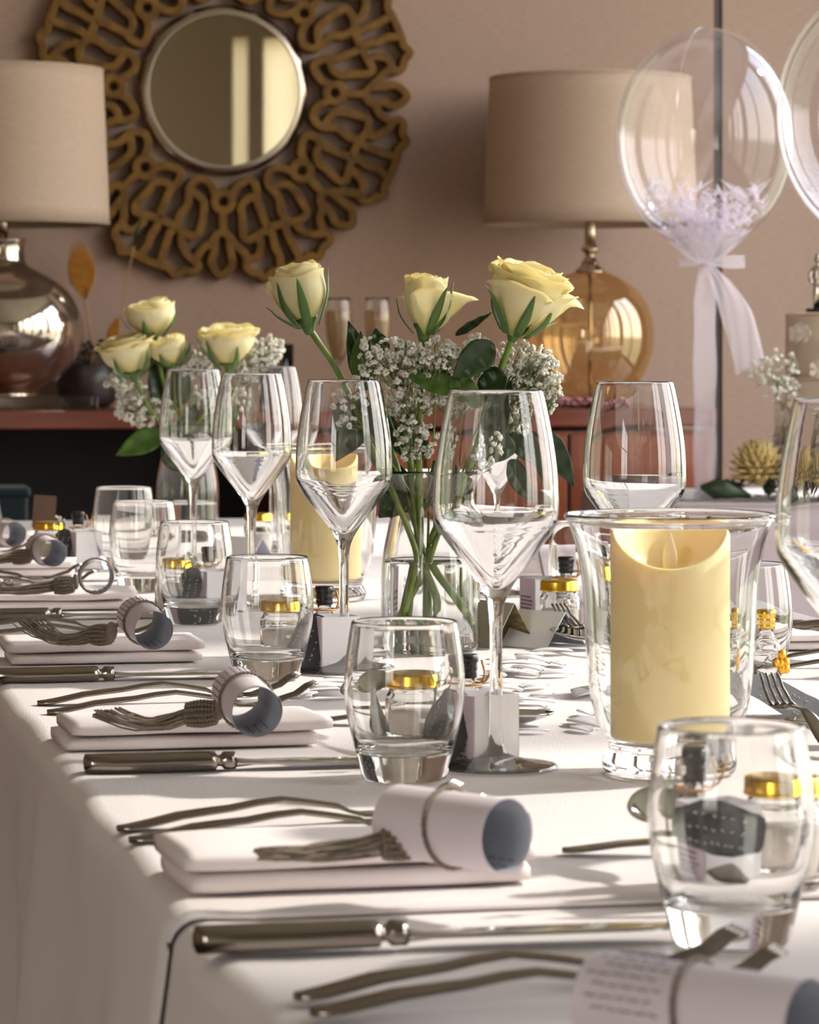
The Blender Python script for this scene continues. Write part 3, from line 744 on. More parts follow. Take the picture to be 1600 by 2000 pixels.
def sprig(root_p, centre, rad, n, label, group, seed, dd, size=.0034, flat=.6):
    """gypsophila: thin branching stems and many tiny blossoms"""
    rr = random.Random(seed); t = thing('gypsophila_sprig', label, 'gypsophila', root_p, 0, group)
    rp_ = Vector(root_p); c = Vector(centre) - rp_
    stems = [tube(smoothline([(0, 0, 0), c * .5 + Vector((rnd(-.005, .005), 0, .004)), c * .82], 3), .0008, 4)]
    bl = []; n = int(n * 2.3) if n > 6 else n; size = size * 1.12
    hub = c * .8
    for i in range(n):
        while True:
            v = Vector((rr.uniform(-1, 1), rr.uniform(-1, 1), rr.uniform(-1, 1)))
            if v.length < 1: break
        p = c + RT * (v.x * rad[0]) + UP * (v.z * rad[1]) + FW * (v.y * rad[0] * flat)
        mid = hub.lerp(p, .55) + Vector((0, 0, -.004)); m2 = mid + Vector((rr.uniform(-.004, .004), rr.uniform(-.004, .004), rr.uniform(-.002, .004)))
        if i % 2 == 0: stems.append(tube([hub, mid, p], .0004, 3, cap=False))
        else: stems.append(tube([m2, p], .0004, 3, cap=False))
        s = size * rr.uniform(.55, 1.15)
        rot = Matrix.Rotation(rr.uniform(0, 6), 4, Vector((rr.uniform(-1, 1), rr.uniform(-1, 1), rr.uniform(-1, 1))).normalized())
        # blossom: a few ruffled petal cups around a centre
        V, FF = [], []
        for k in range(7):
            a = k * 2 * PI / 7; el = .9 if k % 2 else .35
            cpt = Vector((math.cos(a) * .55, math.sin(a) * .55, el * .5))
            sub_ = ico(.52); VV = [Vector((q.x * 1.0, q.y * .8, q.z * .75)) + cpt + Vector((rr.uniform(-.1, .1), rr.uniform(-.1, .1), rr.uniform(-.1, .1))) for q in sub_[0]]
            nn = len(V); V += VV; FF += [tuple(j + nn for j in f) for f in sub_[1]]
        bl.append(xf((V, FF), Matrix.Translation(p) @ rot @ Matrix.Scale(s, 4)))
    so = obj('stems', join(*stems), M['gypstem'], t); so['kind'] = 'stuff'
    bo = obj('blossoms', join(*bl), M['gyp'], t); bo['kind'] = 'stuff'
    return t
FLY = [(1, .30, 1.0, 0, 0), (3, .46, 1.0, 0, .05), (3, .66, .99, .04, .10), (4, .86, .95, .08, .14), (3, 1.0, .86, .16, .16)]
FLO = [(1, .26, .92, 0, 0), (3, .40, .95, 0, .1), (3, .56, .97, .06, .2), (4, .74, .97, .22, .3), (5, .90, .95, .40, .35), (4, 1.0, .85, .62, .4)]
def Dv(px, py, dd=0.0, d=VD): return D(px, py, d + dd)
bind = Dv(830, 1085)
# rose 1: closed bud leaning left
b1 = Dv(603, 640, -.02); rose(b1, RT * -.22 + UP * 1.0 + FW * -.1, .0205, .056, .5, 'closed cream rosebud leaning left above the wine glass', FLY, [(-2.2, .5, .5), (-.4, .95, .75), (.9, .9, .3), (2.6, .6, .4), (-1.3, .8, .0)], 3,
     open_extra=((3.4, 1.0, .86, .5, .25),), stem=[b1, Dv(622, 668, -.02), Dv(665, 735, -.01), Dv(735, 880, -.01), Dv(800, 1040), Dv(835, 1120), Dv(850, 1190), Dv(812, 1280)])
b2 = Dv(828, 655, -.03); rose(b2, RT * .05 + UP, .0195, .052, .35, 'upright cream rosebud in the middle with one petal folded out to the right', FLY[:4], [(-2.0, .95, .2), (-.9, .45, .1), (.3, .75, .9), (3.6, .95, 1.0), (1.7, .6, .2)], 8,
     open_extra=((-.25, 1.10, .80, 1.25, .3), (-2.9, .98, .80, .5, .1), (-1.2, 1.0, .55, .2, .1)), stem=[b2, Dv(824, 700, -.02), Dv(818, 900, -.01), Dv(822, 1040), Dv(815, 1110), Dv(800, 1200), Dv(795, 1288)])
b3 = Dv(1003, 655, -.03); rose(b3, RT * .30 + UP + FW * -.12, .0270, .064, .42, 'widest open cream rose at the right of the bouquet', FLO, [(-2.6, .7, .3), (-1.9, .55, .1), (-.3, .4, 1.0), (2.9, .8, 1.3), (1.3, .6, .2)], 12,
     open_extra=((3.3, 1.0, .80, .55, .3), (.1, 1.05, .78, .95, .5), (-1.5, 1.0, .8, .5, .3)), stem=[b3, Dv(990, 690, -.03), Dv(968, 745, -.02), Dv(930, 840, -.02), Dv(860, 1010), Dv(838, 1085), Dv(880, 1170), Dv(905, 1215), Dv(919, 1254)])
# extra bare stems in the vase
st0 = thing('bare_stems', 'cut green rose stems crossing in the water of the central vase', 'stems', bind)
for pts in ([(955, 720, .03), (925, 850, .02), (880, 980, .01), (850, 1060, 0), (835, 1105, .0), (790, 1215, .0), (762, 1285, 0)],
            [(760, 860, .01), (790, 960, .01), (822, 1060, .01), (835, 1110, .01), (838, 1200, .01), (840, 1290, .01)],
            [(740, 900, -.01), (775, 980, -.01), (800, 1040, -.01), (815, 1100, -.01), (800, 1190, -.01), (778, 1270, -.01)],
            [(890, 1165, -.004), (888, 1140, -.004), (889, 1108, -.004)], [(838, 1000, .01), (834, 1120, .012), (833, 1220, .012)],
            [(800, 880, .0), (810, 1000, .0), (818, 1080, 0), (812, 1150, 0), (806, 1230, 0)]):
    obj('stem', tube(smoothline([Dv(*p) - bind for p in pts], 4), .0027 if len(pts) > 3 else .0012, 7), M['stem'], st0)
GB = 'leaves of the central bouquet'
for i, (bx, by, tx, ty, wpx, dd, mt, lb) in enumerate([
    (722, 760, 682, 628, 46, .0, 'leaf', 'dark rose leaf rising right of the left rosebud stem'),
    (700, 745, 705, 645, 34, -.01, 'leaflight', 'narrow lighter rose leaf beside the upright dark one'),
    (715, 770, 655, 900, 84, -.01, 'leaf', 'jagged dark leaf hanging behind the second wine glass bowl'),
    (752, 800, 745, 930, 70, .01, 'leaf', 'dark leaf hanging left of the vase neck'),
    (962, 668, 884, 738, 58, -.045, 'leaf', 'broad dark leaf below the open rose, tip down left'),
    (930, 790, 872, 720, 46, -.04, 'leaflight', 'bright green leaf between the gypsophila clusters'),
    (900, 760, 795, 735, 44, -.035, 'leaflight', 'pale green leaf in the middle of the gypsophila'),
    (990, 735, 925, 772, 60, -.04, 'leaf', 'leaf at the rim of the tallest wine glass'),
    (960, 860, 1000, 745, 62, -.03, 'leaf', 'large dark leaf seen through the tallest glass, pointing up'),
    (930, 860, 1025, 880, 66, -.03, 'leaf', 'round dark leaf low in the tallest glass'),
    (1062, 840, 1122, 948, 44, -.02, 'leaf', 'drooping dark leaf right of the tallest wine glass'),
    (1000, 850, 1085, 905, 40, -.01, 'leaf', 'leaf behind the right side of the tallest glass bowl'),
    (890, 655, 960, 612, 16, -.02, 'leaf', 'slim leaf reaching up between the middle and right roses'),
    (815, 905, 790, 800, 60, .02, 'leaf', 'shaded leaf deep in the bouquet above the vase'),
    (880, 1000, 850, 900, 62, .01, 'leaf', 'shaded leaf just above the vase neck'),
    (800, 1000, 770, 900, 56, .01, 'leaf', 'shaded leaf left inside the vase neck'),
    (790, 960, 742, 1010, 52, .0, 'leaf', 'dark leaf low at the left of the vase neck'),
    (880, 930, 905, 1010, 58, .01, 'leaf', 'dark leaf low behind the tallest glass bowl'),
    (1040, 820, 1085, 790, 30, .0, 'leaflight', 'small light leaf among the right-hand gypsophila'),
    (742, 700, 735, 640, 40, .01, 'leaf', 'second dark leaf rising behind the upper left gypsophila'),
    (1000, 900, 1062, 985, 50, .0, 'leaf', 'lowest dark leaf seen through the right of the tallest glass'),
    (862, 1045, 858, 985, 30, -.01, 'leaflight', 'small bright leaf inside the vase neck')]):
    leaf(Dv(bx, by, dd), Dv(tx, ty, dd + .01), wpx * VD / F, M[mt], lb, GB, .15 if i % 2 else -.1, i, face=(-FW + RT * rnd(-.4, .4) + UP * rnd(-.1, .5)))
GG = 'gypsophila in the central vase'
k = VD / F
for i, (cx_, cy_, rx, ry, n, dd, lb) in enumerate([
    (775, 705, 55, 45, 44, -.02, 'upper left white gypsophila cluster below the middle rosebud'), (850, 700, 55, 42, 42, -.03, 'gypsophila cluster directly under the middle rosebud'),
    (800, 775, 62, 45, 36, -.01, 'gypsophila cluster in the centre of the bouquet'), (720, 700, 26, 46, 10, -.035, 'sparse gypsophila sprig over the dark left leaves'),
    (812, 860, 48, 50, 22, -.02, 'gypsophila sprig hanging low above the vase'), (930, 690, 42, 40, 20, -.02, 'gypsophila sprig between middle and right roses'),
    (1000, 715, 55, 55, 40, .0, 'gypsophila cluster behind the stem of the open rose'), (1050, 735, 45, 45, 30, .0, 'gypsophila cluster at the far right of the bouquet'),
    (1020, 815, 50, 50, 34, .01, 'lower right gypsophila cluster seen through the tallest glass'), (1083, 770, 18, 34, 9, -.01, 'few loose gypsophila blossoms at the right tip'),
    (1060, 700, 30, 30, 12, -.01, 'gypsophila sprig at the upper right edge of the central bouquet'), (880, 760, 45, 45, 22, -.015, 'gypsophila cluster between the centre and the tallest glass'),
    (690, 790, 45, 55, 14, -.02, 'loose gypsophila seen through the second wine glass'), (950, 880, 40, 50, 10, -.045, 'loose low gypsophila blossoms over the dark leaves')]):
    sprig(Dv(825, 1000, .01), Dv(cx_, cy_, dd), (rx * k, ry * k), n, lb, GG, 100 + i, VD)
# rear bouquet
def E(px, py, dd=0.0): return D(px, py, V2D + dd)
G2 = 'cream roses in the rear vase'
for (bx, by), (tx, ty), r, lb, op, lay, sd_ in [((302, 660), (290, 585), .030, 'topmost rose of the rear bouquet', .5, FLY, 21), ((262, 738), (242, 652), .031, 'open cream rose lowest at the left of the rear bouquet', .4, FLO, 22),
                                          ((338, 715), (322, 655), .024, 'small rose half hidden behind the topmost rear rose', .4, FLY, 23), ((447, 722), (445, 632), .031, 'rear rose at the right, above the wine glasses', .38, FLO, 24)]:
    b = E(bx, by, -.02); ax = E(tx, ty, -.02) - b
    rose(b, ax + FW * -.008, r, ax.length * .97, op, lb, lay, [(-2.1, .8, .3), (-1.0, .6, .1), (.2, .7, .4), (1.4, .6, .3), (2.9, .8, .5)], sd_, stem=[b, b.lerp(E(355, 900), .35) + UP * -.005, E(352, 880), E(368, 960), E(372, 1015)], group=G2)
for i, (bx, by, tx, ty, wpx, mt, lb) in enumerate([(318, 845, 226, 888, 46, 'leaflight', 'bright green leaf sticking out left of the rear vase'), (330, 800, 300, 690, 56, 'leaf', 'dark leaf between the rear roses'), (345, 790, 350, 700, 50, 'leaf', 'dark leaf in the middle of the rear bouquet'),
                                               (350, 880, 385, 790, 66, 'leaf', 'leaf seen through the left wine glass of the pair'), (400, 860, 460, 790, 34, 'leaflight', 'small leaf seen through the right wine glass of the pair'), (350, 920, 340, 820, 60, 'leaf', 'shaded leaf at the neck of the rear vase')]):
    leaf(E(bx, by), E(tx, ty, -.01), wpx * V2D / F, M[mt], lb, 'leaves of the rear bouquet', .15, 40 + i, face=(-FW + RT * rnd(-.3, .5) + UP * .3))
k2 = V2D / F
for i, (cx_, cy_, rx, ry, n, lb) in enumerate([(275, 790, 52, 52, 44, 'gypsophila cluster at the lower left of the rear bouquet'), (232, 745, 25, 30, 10, 'few gypsophila blossoms below the lowest rear rose'), (372, 705, 42, 32, 34, 'gypsophila cluster between the rear roses'),
                                             (520, 690, 36, 34, 26, 'gypsophila cluster farthest right of the rear bouquet'), (480, 715, 30, 28, 16, 'gypsophila behind the right rear rose'), (420, 790, 60, 40, 24, 'gypsophila seen through the pair of wine glasses')]):
    sprig(E(365, 880), E(cx_, cy_, .01 * (i % 2)), (rx * k2, ry * k2), n, lb, 'gypsophila in the rear vase', 200 + i, V2D, size=.0052)

# ------------------------------------------------------------------ favours: card boxes, jars, mini bottles with tags
def textlines(w_, h_, n, seed, jit=.25, th=.00035):
    """rows of small printed words on an x-z face at y = 0"""
    rr = random.Random(seed); parts = []
    for i in range(n):
        z = h_ * (1 - (i + .7) / (n + .4)); x = w_ * .08; xe = w_ * rr.uniform(.7, .94)
        while x < xe:
            l = rr.uniform(.08, .2) * w_; parts.append(box(x, min(x + l, xe), -.0002, .0001, z, z + h_ / n * .42)); x += l + w_ * .04
    return join(*parts)
def favour_box(p, rz, lb, w_=.034, h_=.045, mat='card'):
    t = thing('card_box', lb, 'card box', (p.x, p.y, TZ + .0009), rz, 'white card favour boxes'); h2 = w_ / 2; th = .0006
    obj('sides', join(box(-h2, h2, -h2, -h2 + th, 0, h_), box(-h2, h2, h2 - th, h2, 0, h_), box(-h2, -h2 + th, -h2, h2, 0, h_), box(h2 - th, h2, -h2, h2, 0, h_), box(-h2, h2, -h2, h2, 0, th)), M[mat], t, smooth=False)
    obj('left_face', box(-h2 - .0004, -h2 - .0001, -h2, h2, 0, h_), M['cardshade'], t, smooth=False, label='printed side of the box with its shade coloured lilac')
    pr = textlines(w_ * .92, h_ * .6, 7, int(p.x * 999)); m = Matrix.Translation((-h2 - .0006, h2 * .95, h_ * .05)) @ Matrix.Rotation(-PI / 2, 4, 'Z')
    obj('print', xf(pr, m), M['ink'], t, smooth=False)
    return t
def jar(p, lb, r=.0200, h=.046):
    t = thing('preserve_jar', lb, 'jar', (p.x, p.y, TZ + .0009), 0, 'small jars with gold lids')
    out = smoothprof([(0, 0), (r * .85, 0), (r * .98, .002), (r, .006), (r, h * .72), (r * .97, h * .84), (r * .86, h * .92), (r * .86, h)], 3)
    inn = [(r * .80, h), (r * .80, h * .92), (r * .90, h * .82), (r * .93, h * .7), (r * .93, .007), (r * .85, .004), (0, .0035)]
    obj('jar_glass', lathe(out + inn, 32), M['glass'], t)
    obj('preserve', lathe([(0, .0042), (r * .84, .0045), (r * .90, .0075), (r * .90, h * .62), (0, h * .62)], 24), M['honey'], t)
    lp = [(0, h + .009), (r * .80, h + .009), (r * .93, h + .0085), (r * .96, h + .0070), (r * .96, h + .001), (r * .99, h), (r * .96, h - .0012), (r * .88, h - .0005), (r * .87, h + .0075), (0, h + .0078)]
    obj('lid', lathe(lp, 32), M['gold'], t, bevel=.0003)
    return t
def bottle(p, lb, s=1.0, cap='black', tag=None, twig=True, seed=0):
    t = thing('miniature_bottle', lb, 'bottle', (p.x, p.y, TZ + .0009), 0, 'miniature bottles with tags')
    out = smoothprof([(0, 0), (.010, 0), (.0115, .002), (.0115, .034), (.0095, .041), (.0062, .046), (.0058, .053)], 3)
    inn = [(.0046, .053), (.0048, .046), (.0085, .040), (.0104, .033), (.0104, .003), (0, .002)]
    obj('bottle_glass', lathe([(r * s, z * s) for r, z in out + inn], 24), M['glass'], t)
    cp_ = [(0, .0665), (.0072, .0665), (.0080, .0655), (.0080, .0615), (.0070, .0605), (.0074, .059), (.0074, .0565), (.0068, .0555), (.0072, .054), (.0070, .051), (0, .051)]
    obj('cap', lathe([(r * s, z * s) for r, z in cp_], 24), M[cap], t)
    if twig:
        rr = random.Random(seed)
        obj('twine', join(tube([(.0105 * s * math.cos(a), .0105 * s * math.sin(a), .047 * s) for a in [k * .35 for k in range(19)]], .0009, 5),
                          tube(smoothline([(.009, -.004, .047), (.014, -.005, .052), (.018, -.004, .062 + rr.uniform(0, .006))], 3), .0008, 4), tube(smoothline([(.009, -.004, .047), (.011, -.006, .054), (.009, -.006, .063)], 3), .0008, 4)), M['twine'], t)
    return t
def tag(p, rot, lb, w_=.026, h_=.050, mat='slate', seed=1, group='grey handwritten tags'):
    """leaf-shaped card with chalk writing, in its own x-z plane"""
    t = thing('gift_tag', lb, 'tag', p, 0, group, rot=rot)
    o = []
    n = 22
    for i in range(n):
        a = 2 * PI * i / n; c, s = math.cos(a), math.sin(a)
        x = w_ * .5 * math.copysign(abs(c) ** .55, c) * (1 - .25 * max(0, s)) + .0012 * math.sin(a * 5 + seed); z = h_ * .5 * math.copysign(abs(s) ** .7, s) + h_ * .5
        o.append((x, z))
    V = [Vector((x, y, z)) for y in (0, .0009) for x, z in o]
    FF = [tuple(range(n)), tuple(range(2 * n - 1, n - 1, -1))] + [(i, n + i, n + (i + 1) % n, (i + 1) % n) for i in range(n)]
    obj('card', (V, FF), M[mat], t, smooth=False)
    rr = random.Random(seed); parts = []
    for li in range(3):
        x = -w_ * .30 + li * w_ * .26; z = h_ * .22
        while z < h_ * .78:
            pts = [Vector((x + rr.uniform(-.0009, .0009), -.0003, z + q * .0006)) for q in range(4)]
            parts.append(tube(smoothline(pts, 2), .00022, 4)); z += .0035 * rr.uniform(.8, 1.8)
    obj('handwriting', join(*parts), M['chalk'], t)
    return t
def favour(px, py, lb, s=1, right=False, tagrot=.3, seed=1, bx=True):
    p = T(px, py); a = 1
    if bx: favour_box(p, .12 + .1 * seed % .3, 'white open card box ' + lb)
    j = p + RT * (-.044 if not right else .036) + FW * .028; jar(j, 'small gold-lidded jar ' + lb)
    b = p + RT * (-.010) + FW * .036; bottle(b, 'miniature bottle with ribbed black cap ' + lb, seed=seed)
    g = p + RT * (-.030) + FW * -.022
    g.z = TZ + .0022
    tag(g, (Matrix.Rotation(-YAW - .05, 4, 'Z') @ Matrix.Rotation(-.30, 4, 'X') @ Matrix.Rotation(tagrot, 4, 'Y')).to_euler(), 'dark grey handwritten tag ' + lb, seed=seed)
    sprig(g + UP * .030 + FW * .012, g + UP * .058 + FW * .010 + RT * .004, (.008, .008), 5, 'tiny white flower sprig tucked behind the tag ' + lb, 'flower sprigs on the favours', 300 + seed, 1, size=.0030)
favour(1400, 1752, 'behind the largest front tumbler', right=True, tagrot=.25, seed=1)
for o_ in [q for q in COL.objects if q.name == 'gift_tag']:
    o_.location = D(1500, 1640, 1.575); o_.rotation_euler = (Matrix.Rotation(-YAW, 4, 'Z') @ Matrix.Rotation(-.15, 4, 'X') @ Matrix.Rotation(math.radians(-80), 4, 'Y')).to_euler()
favour(943, 1492, 'beside the foot of the tallest wine glass', tagrot=.28, seed=2)
favour(655, 1310, 'beside the stem of the second wine glass', tagrot=.35, seed=3)
favour(425, 1206, 'behind the tumbler before the rear vase', tagrot=.12, seed=4)
favour(163, 1112, 'left of the farthest tumblers', tagrot=.2, seed=5)
# right-hand side pieces
jar(T(1093, 1252), 'gold-lidded jar in front of the folded napkin on the right side', .0185, .046)
bottle(T(1106, 1225), 'miniature bottle with black cap behind the right-side jar', seed=9)
favour_box(T(1062, 1222), .2, 'card box with a lilac-shaded printed side behind the right-side jar')
jar(TD(505, 4.15), 'farthest gold-lidded jar, right of the rear vase', .0185, .046)
jar(TD(1205, 2.95), 'gold-lidded jar seen through the large candle vase', .0185, .046)
bt = bottle(T(1497, 1352), 'narrow clear bottle with shiny gold cap and amber charm', .95, 'gold', twig=False)
obj('charm', join(*[xf(ico(.0038), Matrix.Translation((.009 + dx, -.009, .022 + dz)) @ Matrix.Diagonal((1, .5, 1.3, 1))) for dx, dz in ((0, 0), (.004, .001), (-.004, .001), (.001, -.004), (.004, -.004), (.001, .007))]), M['amber'], bt)
g = T(1545, 1368); g.z = TZ + .003
tg = tag(g, (0, 0, 0), 'large light grey handwritten tag at the right picture edge', .026, .062, 'slatelight', 12)
tgm = Matrix.Identity(4)
ax_x = RT; tg.rotation_euler = (Matrix.Rotation(-YAW, 4, 'Z') @ Matrix.Rotation(-.75, 4, 'X') @ Matrix.Rotation(math.radians(-57), 4, 'Y')).to_euler()
tg.location = T(1592, 1398, TZ + .004) + RT * .004
# place cards (folded tents) and feathers in the middle of the table
def tent(p, rz, w_, h_, ang, m1, lb, pr=False):
    t = thing('place_card', lb, 'place card', (p.x, p.y, TZ + .0009), rz, 'folded place cards')
    s, c = math.sin(ang), math.cos(ang)
    obj('front_panel', ([(-w_ / 2, -h_ * s, 0), (w_ / 2, -h_ * s, 0), (w_ / 2, 0, h_ * c), (-w_ / 2, 0, h_ * c)], [(0, 1, 2, 3)]), M[m1], t, smooth=False, solid=.0006)
    obj('rear_panel', ([(-w_ / 2, h_ * s, 0), (w_ / 2, h_ * s, 0), (w_ / 2, 0, h_ * c), (-w_ / 2, 0, h_ * c)], [(0, 1, 2, 3)]), M['paperin'] if not pr else M['print'], t, smooth=False, solid=.0006)
    return t
tent(T(1060, 1262), -.9, .052, .042, .75, 'card', 'folded blank white place card beside the right-side fork')
tent(T(965, 1262), -1.15, .060, .046, .55, 'taupecard', 'folded place card printed with olive leaves beside the central vase', True)
tent(TD(478, 4.05), -.8, .055, .040, .7, 'card', 'small folded place card right of the rear vase')
def feather(p, rz, L, lb, seed):
    rr = random.Random(seed); cv = rr.uniform(.15, .5)
    def fn(u, v):
        s = (u - .5) * 2; w_ = L * .26 * math.sin(PI * min(.98, v + .04)) ** .6
        return (L * (v - .5), s * w_, L * cv * .26 * (1 - (2 * v - 1) ** 2) * (.45 + .55 * (1 - s * s)) + L * .07 * abs(math.sin(s * 9)) * abs(s) + .0008)
    o = obj('feather_petal', grid(fn, 13, 10), M['feather'], None, loc=(p.x, p.y, TZ + .0009), rot=(rr.uniform(-.1, .1), rr.uniform(-.05, .05), rz), solid=.0004)
    return props(o, lb, 'petal', 'white feather petals strewn down the middle')
fp = 0
for i in range(46):
    px, py = (rnd(960, 1175), rnd(1275, 1455)) if i < 30 else (rnd(690, 760), rnd(1215, 1300)) if i < 36 else (rnd(1000, 1130), rnd(1130, 1190)) if i < 41 else (rnd(600, 720), rnd(1330, 1370))
    lb = 'curled white feather petal strewn between the tallest wine glass and the large candle vase' if i < 30 else 'white feather petal strewn left of the central vase' if i < 36 else 'white feather petal beside the right-side card box' if i < 41 else 'white feather petal before the second wine glass'
    feather(T(px, py), rnd(0, 6.28), rnd(.022, .040), lb, i)
# dessert spoons and forks
gl = 'dessert cutlery on the left side'
def aim(proto, h, tip, label, group, tilt=0.0, roll=0.0):
    d = Vector(tip) - Vector(h); return place(proto, h, math.atan2(d.y, d.x), label, group, tilt=tilt, roll=roll)
aim(spoon0, T(1450, 1785, TZ + .001), T(1226, 1652), 'dessert spoon leaning up at the left of the largest tumbler, bowl raised', gl, tilt=.17, roll=-.2)
place(spoon0, T(1098, 1667, TZ + .001), -YAW - .02, 'teaspoon handle end pointing left beside the scroll of the front napkin', gl)
aim(spoon0, T(742, 1478, TZ + .001), T(690, 1370), 'dessert spoon half hidden behind the second tumbler', gl, tilt=.17, roll=-.2)
place(spoon0, T(606, 1412, TZ + .001), -YAW - .05, 'teaspoon handle end pointing left beside the second tumbler from the front', gl)
gr = 'dessert cutlery on the right side'
place(spoon0, T(1455, 1266, TZ + .001), PI - YAW, 'spoon with a dark bowl left of the large candle vase', gr, tilt=.05, roll=-.2)
aim(dfork0, T(1254, 1288, TZ + .002), T(1064, 1256), 'dessert fork with tines raised before the right-side jar', gr, tilt=.12)
aim(dfork0, T(1640, 1480, TZ + .002), T(1440, 1404), 'dessert fork with tines up under the light grey tag', gr, tilt=.14)
place(spoon0, T(2035, 1455, TZ + .001), PI - YAW - .02, 'spoon at the right picture edge behind the front tumbler', gr, tilt=.05)
# right-side settings
gR = 'table cutlery on the right side'
place(fork0, T(1840, 1300, TZ + .001), PI - YAW + .03, 'fork neck in front of the right-side napkin, rear one of two', gR)
place(fork0, T(1850, 1322, TZ + .001), PI - YAW + .0, 'fork neck in front of the right-side napkin, front one of two', gR)
place(knife0, T(2000, 1412, TZ + .001), PI - YAW, 'knife blade under the light grey tag', gR)
napkin('napkin', T(1500, 1272), -YAW, .165, .075, .016, 'white folded napkin at the right picture edge, grey tassel across it', 21)
napkin('napkin', T(1000, 1128), -YAW, .125, .075, .020, 'white folded napkin on the right side behind the black-capped bottle', 22)
c = T(1120, 1092, TZ + .021 + .0165)
scroll('paper_scroll', c, sdir(75), .07, .0165, 'pale scroll on the far right-side napkin', 0, None, seed=31)
kp = T(1640, 1222, TZ + .030); ep = T(1505, 1215, TZ + .024)
scroll('paper_scroll', T(1720, 1235, TZ + .036), sdir(-60), .07, .0165, 'scroll off the right picture edge whose grey tassel lies on the napkin', 0, (kp, ep, 0), seed=33)

# ------------------------------------------------------------------ sideboard and what stands on it
SY = 6.38; SZT = CAM.z - .132
xL = PY(-160, 800, SY).x; xR = PY(1400, 800, SY).x; xm = PY(545, 800, SY).x
sb = thing('sideboard', 'long mahogany sideboard along the back wall under the mirror', 'sideboard', ((xL + xR) / 2, SY, 0))
ox = (xL + xR) / 2
def SX(x): return x - ox
obj('top', box(SX(xL), SX(xR), 0, .50, SZT - .036, SZT), M['mahoganytop'], sb, smooth=False, bevel=.003)
obj('carcass', join(box(SX(xm), SX(xR) - .01, .03, .49, .08, SZT - .046), box(SX(xL) + .01, SX(xL) + .05, .03, .49, 0, SZT - .036), box(SX(xm), SX(xR) - .02, .05, .48, .0, .08)), M['mahogany'], sb, smooth=False)
obj('back_panel', join(box(SX(xL), SX(xm), .45, .485, .0, SZT - .036), box(SX(xL), SX(xm), .10, .45, .40, .42)), M['shadewood'], sb, smooth=False)
dw = (SX(xR) - .01 - SX(xm)) / 3
for i in range(3):
    x0 = SX(xm) + dw * i + .004; x1 = x0 + dw - .008
    d_ = obj('door', join(box(x0, x1, .012, .029, .09, SZT - .052), box(x0 + .05, x1 - .05, .008, .012, .14, SZT - .10)), M['mahogany'], sb, smooth=False, bevel=.002)
    obj('handle', xf(lathe([(0, -.012), (.008, -.010), (.009, -.004), (.004, 0), (.004, .006), (0, .006)], 12), Matrix.Translation((x1 - .025, .004, .5)) @ Matrix.Rotation(PI / 2, 4, 'X')), M['nickel'], d_)
LY = 6.63
def lamp(px, lb, kind):
    p = PY(px, 670, LY); d = dep(p); t = thing('table_lamp', lb, 'table lamp', (p.x, p.y, SZT + .001)); s = d / F
    Z = lambda py: (CAM.z - (py - HY) * s) - SZT
    yT, yB = (155, 440) if kind == 'gold' else (138, 440)
    rT, rB = (.5 * 392 * s, .5 * 418 * s)
    def fs(u, v): a = u * 2 * PI; r = rB + (rT - rB) * v; return (r * math.cos(a), r * math.sin(a), Z(yB) + (Z(yT) - Z(yB)) * v)
    obj('lamp_shade', grid(fs, 72, 10, True), M['shade'], t, solid=.002)
    obj('shade_ring', join(tube([(rT * math.cos(a), rT * math.sin(a), Z(yT)) for a in [k * PI / 24 for k in range(49)]], .003, 6), tube([(-rT, 0, Z(yT) - .01), (rT, 0, Z(yT) - .01)], .002, 6)), M['shade'], t)
    if kind == 'gold':
        obj('stem', lathe(smoothprof([(0, Z(400)), (.010, Z(400)), (.012, Z(430)), (.012, Z(478)), (.018, Z(484)), (.019, Z(490)), (.011, Z(497)), (.010, Z(503)), (.017, Z(512)), (.019, Z(520)), (.028, Z(527)), (.032, Z(533)), (.012, Z(536)), (.0, Z(536))], 2), 24), M['nickel'], t)
        rg = 124 * s
        pr = [(.02, Z(532)), (.05, Z(538)), (rg * .72, Z(566)), (rg * .93, Z(606)), (rg, Z(655)), (rg * .95, Z(702)), (rg * .76, Z(750)), (rg * .5, Z(775)), (.0, Z(777))]
        obj('globe', lathe(smoothprof(pr, 5), 56), M['goldglass'], t)
        pr2 = [(max(0, r - .004), z + (.002 if i else 0)) for i, (r, z) in enumerate(pr)]
        obj('inner_rod', tube([(0, 0, Z(776)), (0, 0, Z(530))], .004, 8), M['nickel'], t)
        obj('foot', lathe([(0, 0), (.07, 0), (.072, .006), (.060, .012), (.052, Z(775)), (0, Z(775))], 32), M['nickel'], t)
    else:
        rb = 160 * s
        pr = [(.0, Z(468)), (.044, Z(468)), (.047, Z(474)), (.045, Z(482)), (.046, Z(505)), (.052, Z(518)), (.085, Z(535)), (.125, Z(562)), (rb * .93, Z(600)), (rb, Z(640)), (rb * .94, Z(690)), (rb * .70, Z(740)), (rb * .45, Z(768)), (rb * .42, Z(773)), (0, Z(773))]
        obj('body', lathe(smoothprof(pr, 4), 56), M['mercury'], t)
        obj('stem', tube([(0, 0, Z(470)), (0, 0, Z(400))], .012, 10), M['nickel'], t)
        obj('base', box(-.12, (183 - px) * s, -.09, .09, 0, Z(774)), M['acrylic'], t, smooth=False, bevel=.003, label='clear acrylic block base')
    return t
lamp(1153, 'table lamp with beige drum shade and round amber glass body at right', 'gold'); lamp(4, 'table lamp with beige drum shade and silvered gourd body at the left edge', 'mercury')
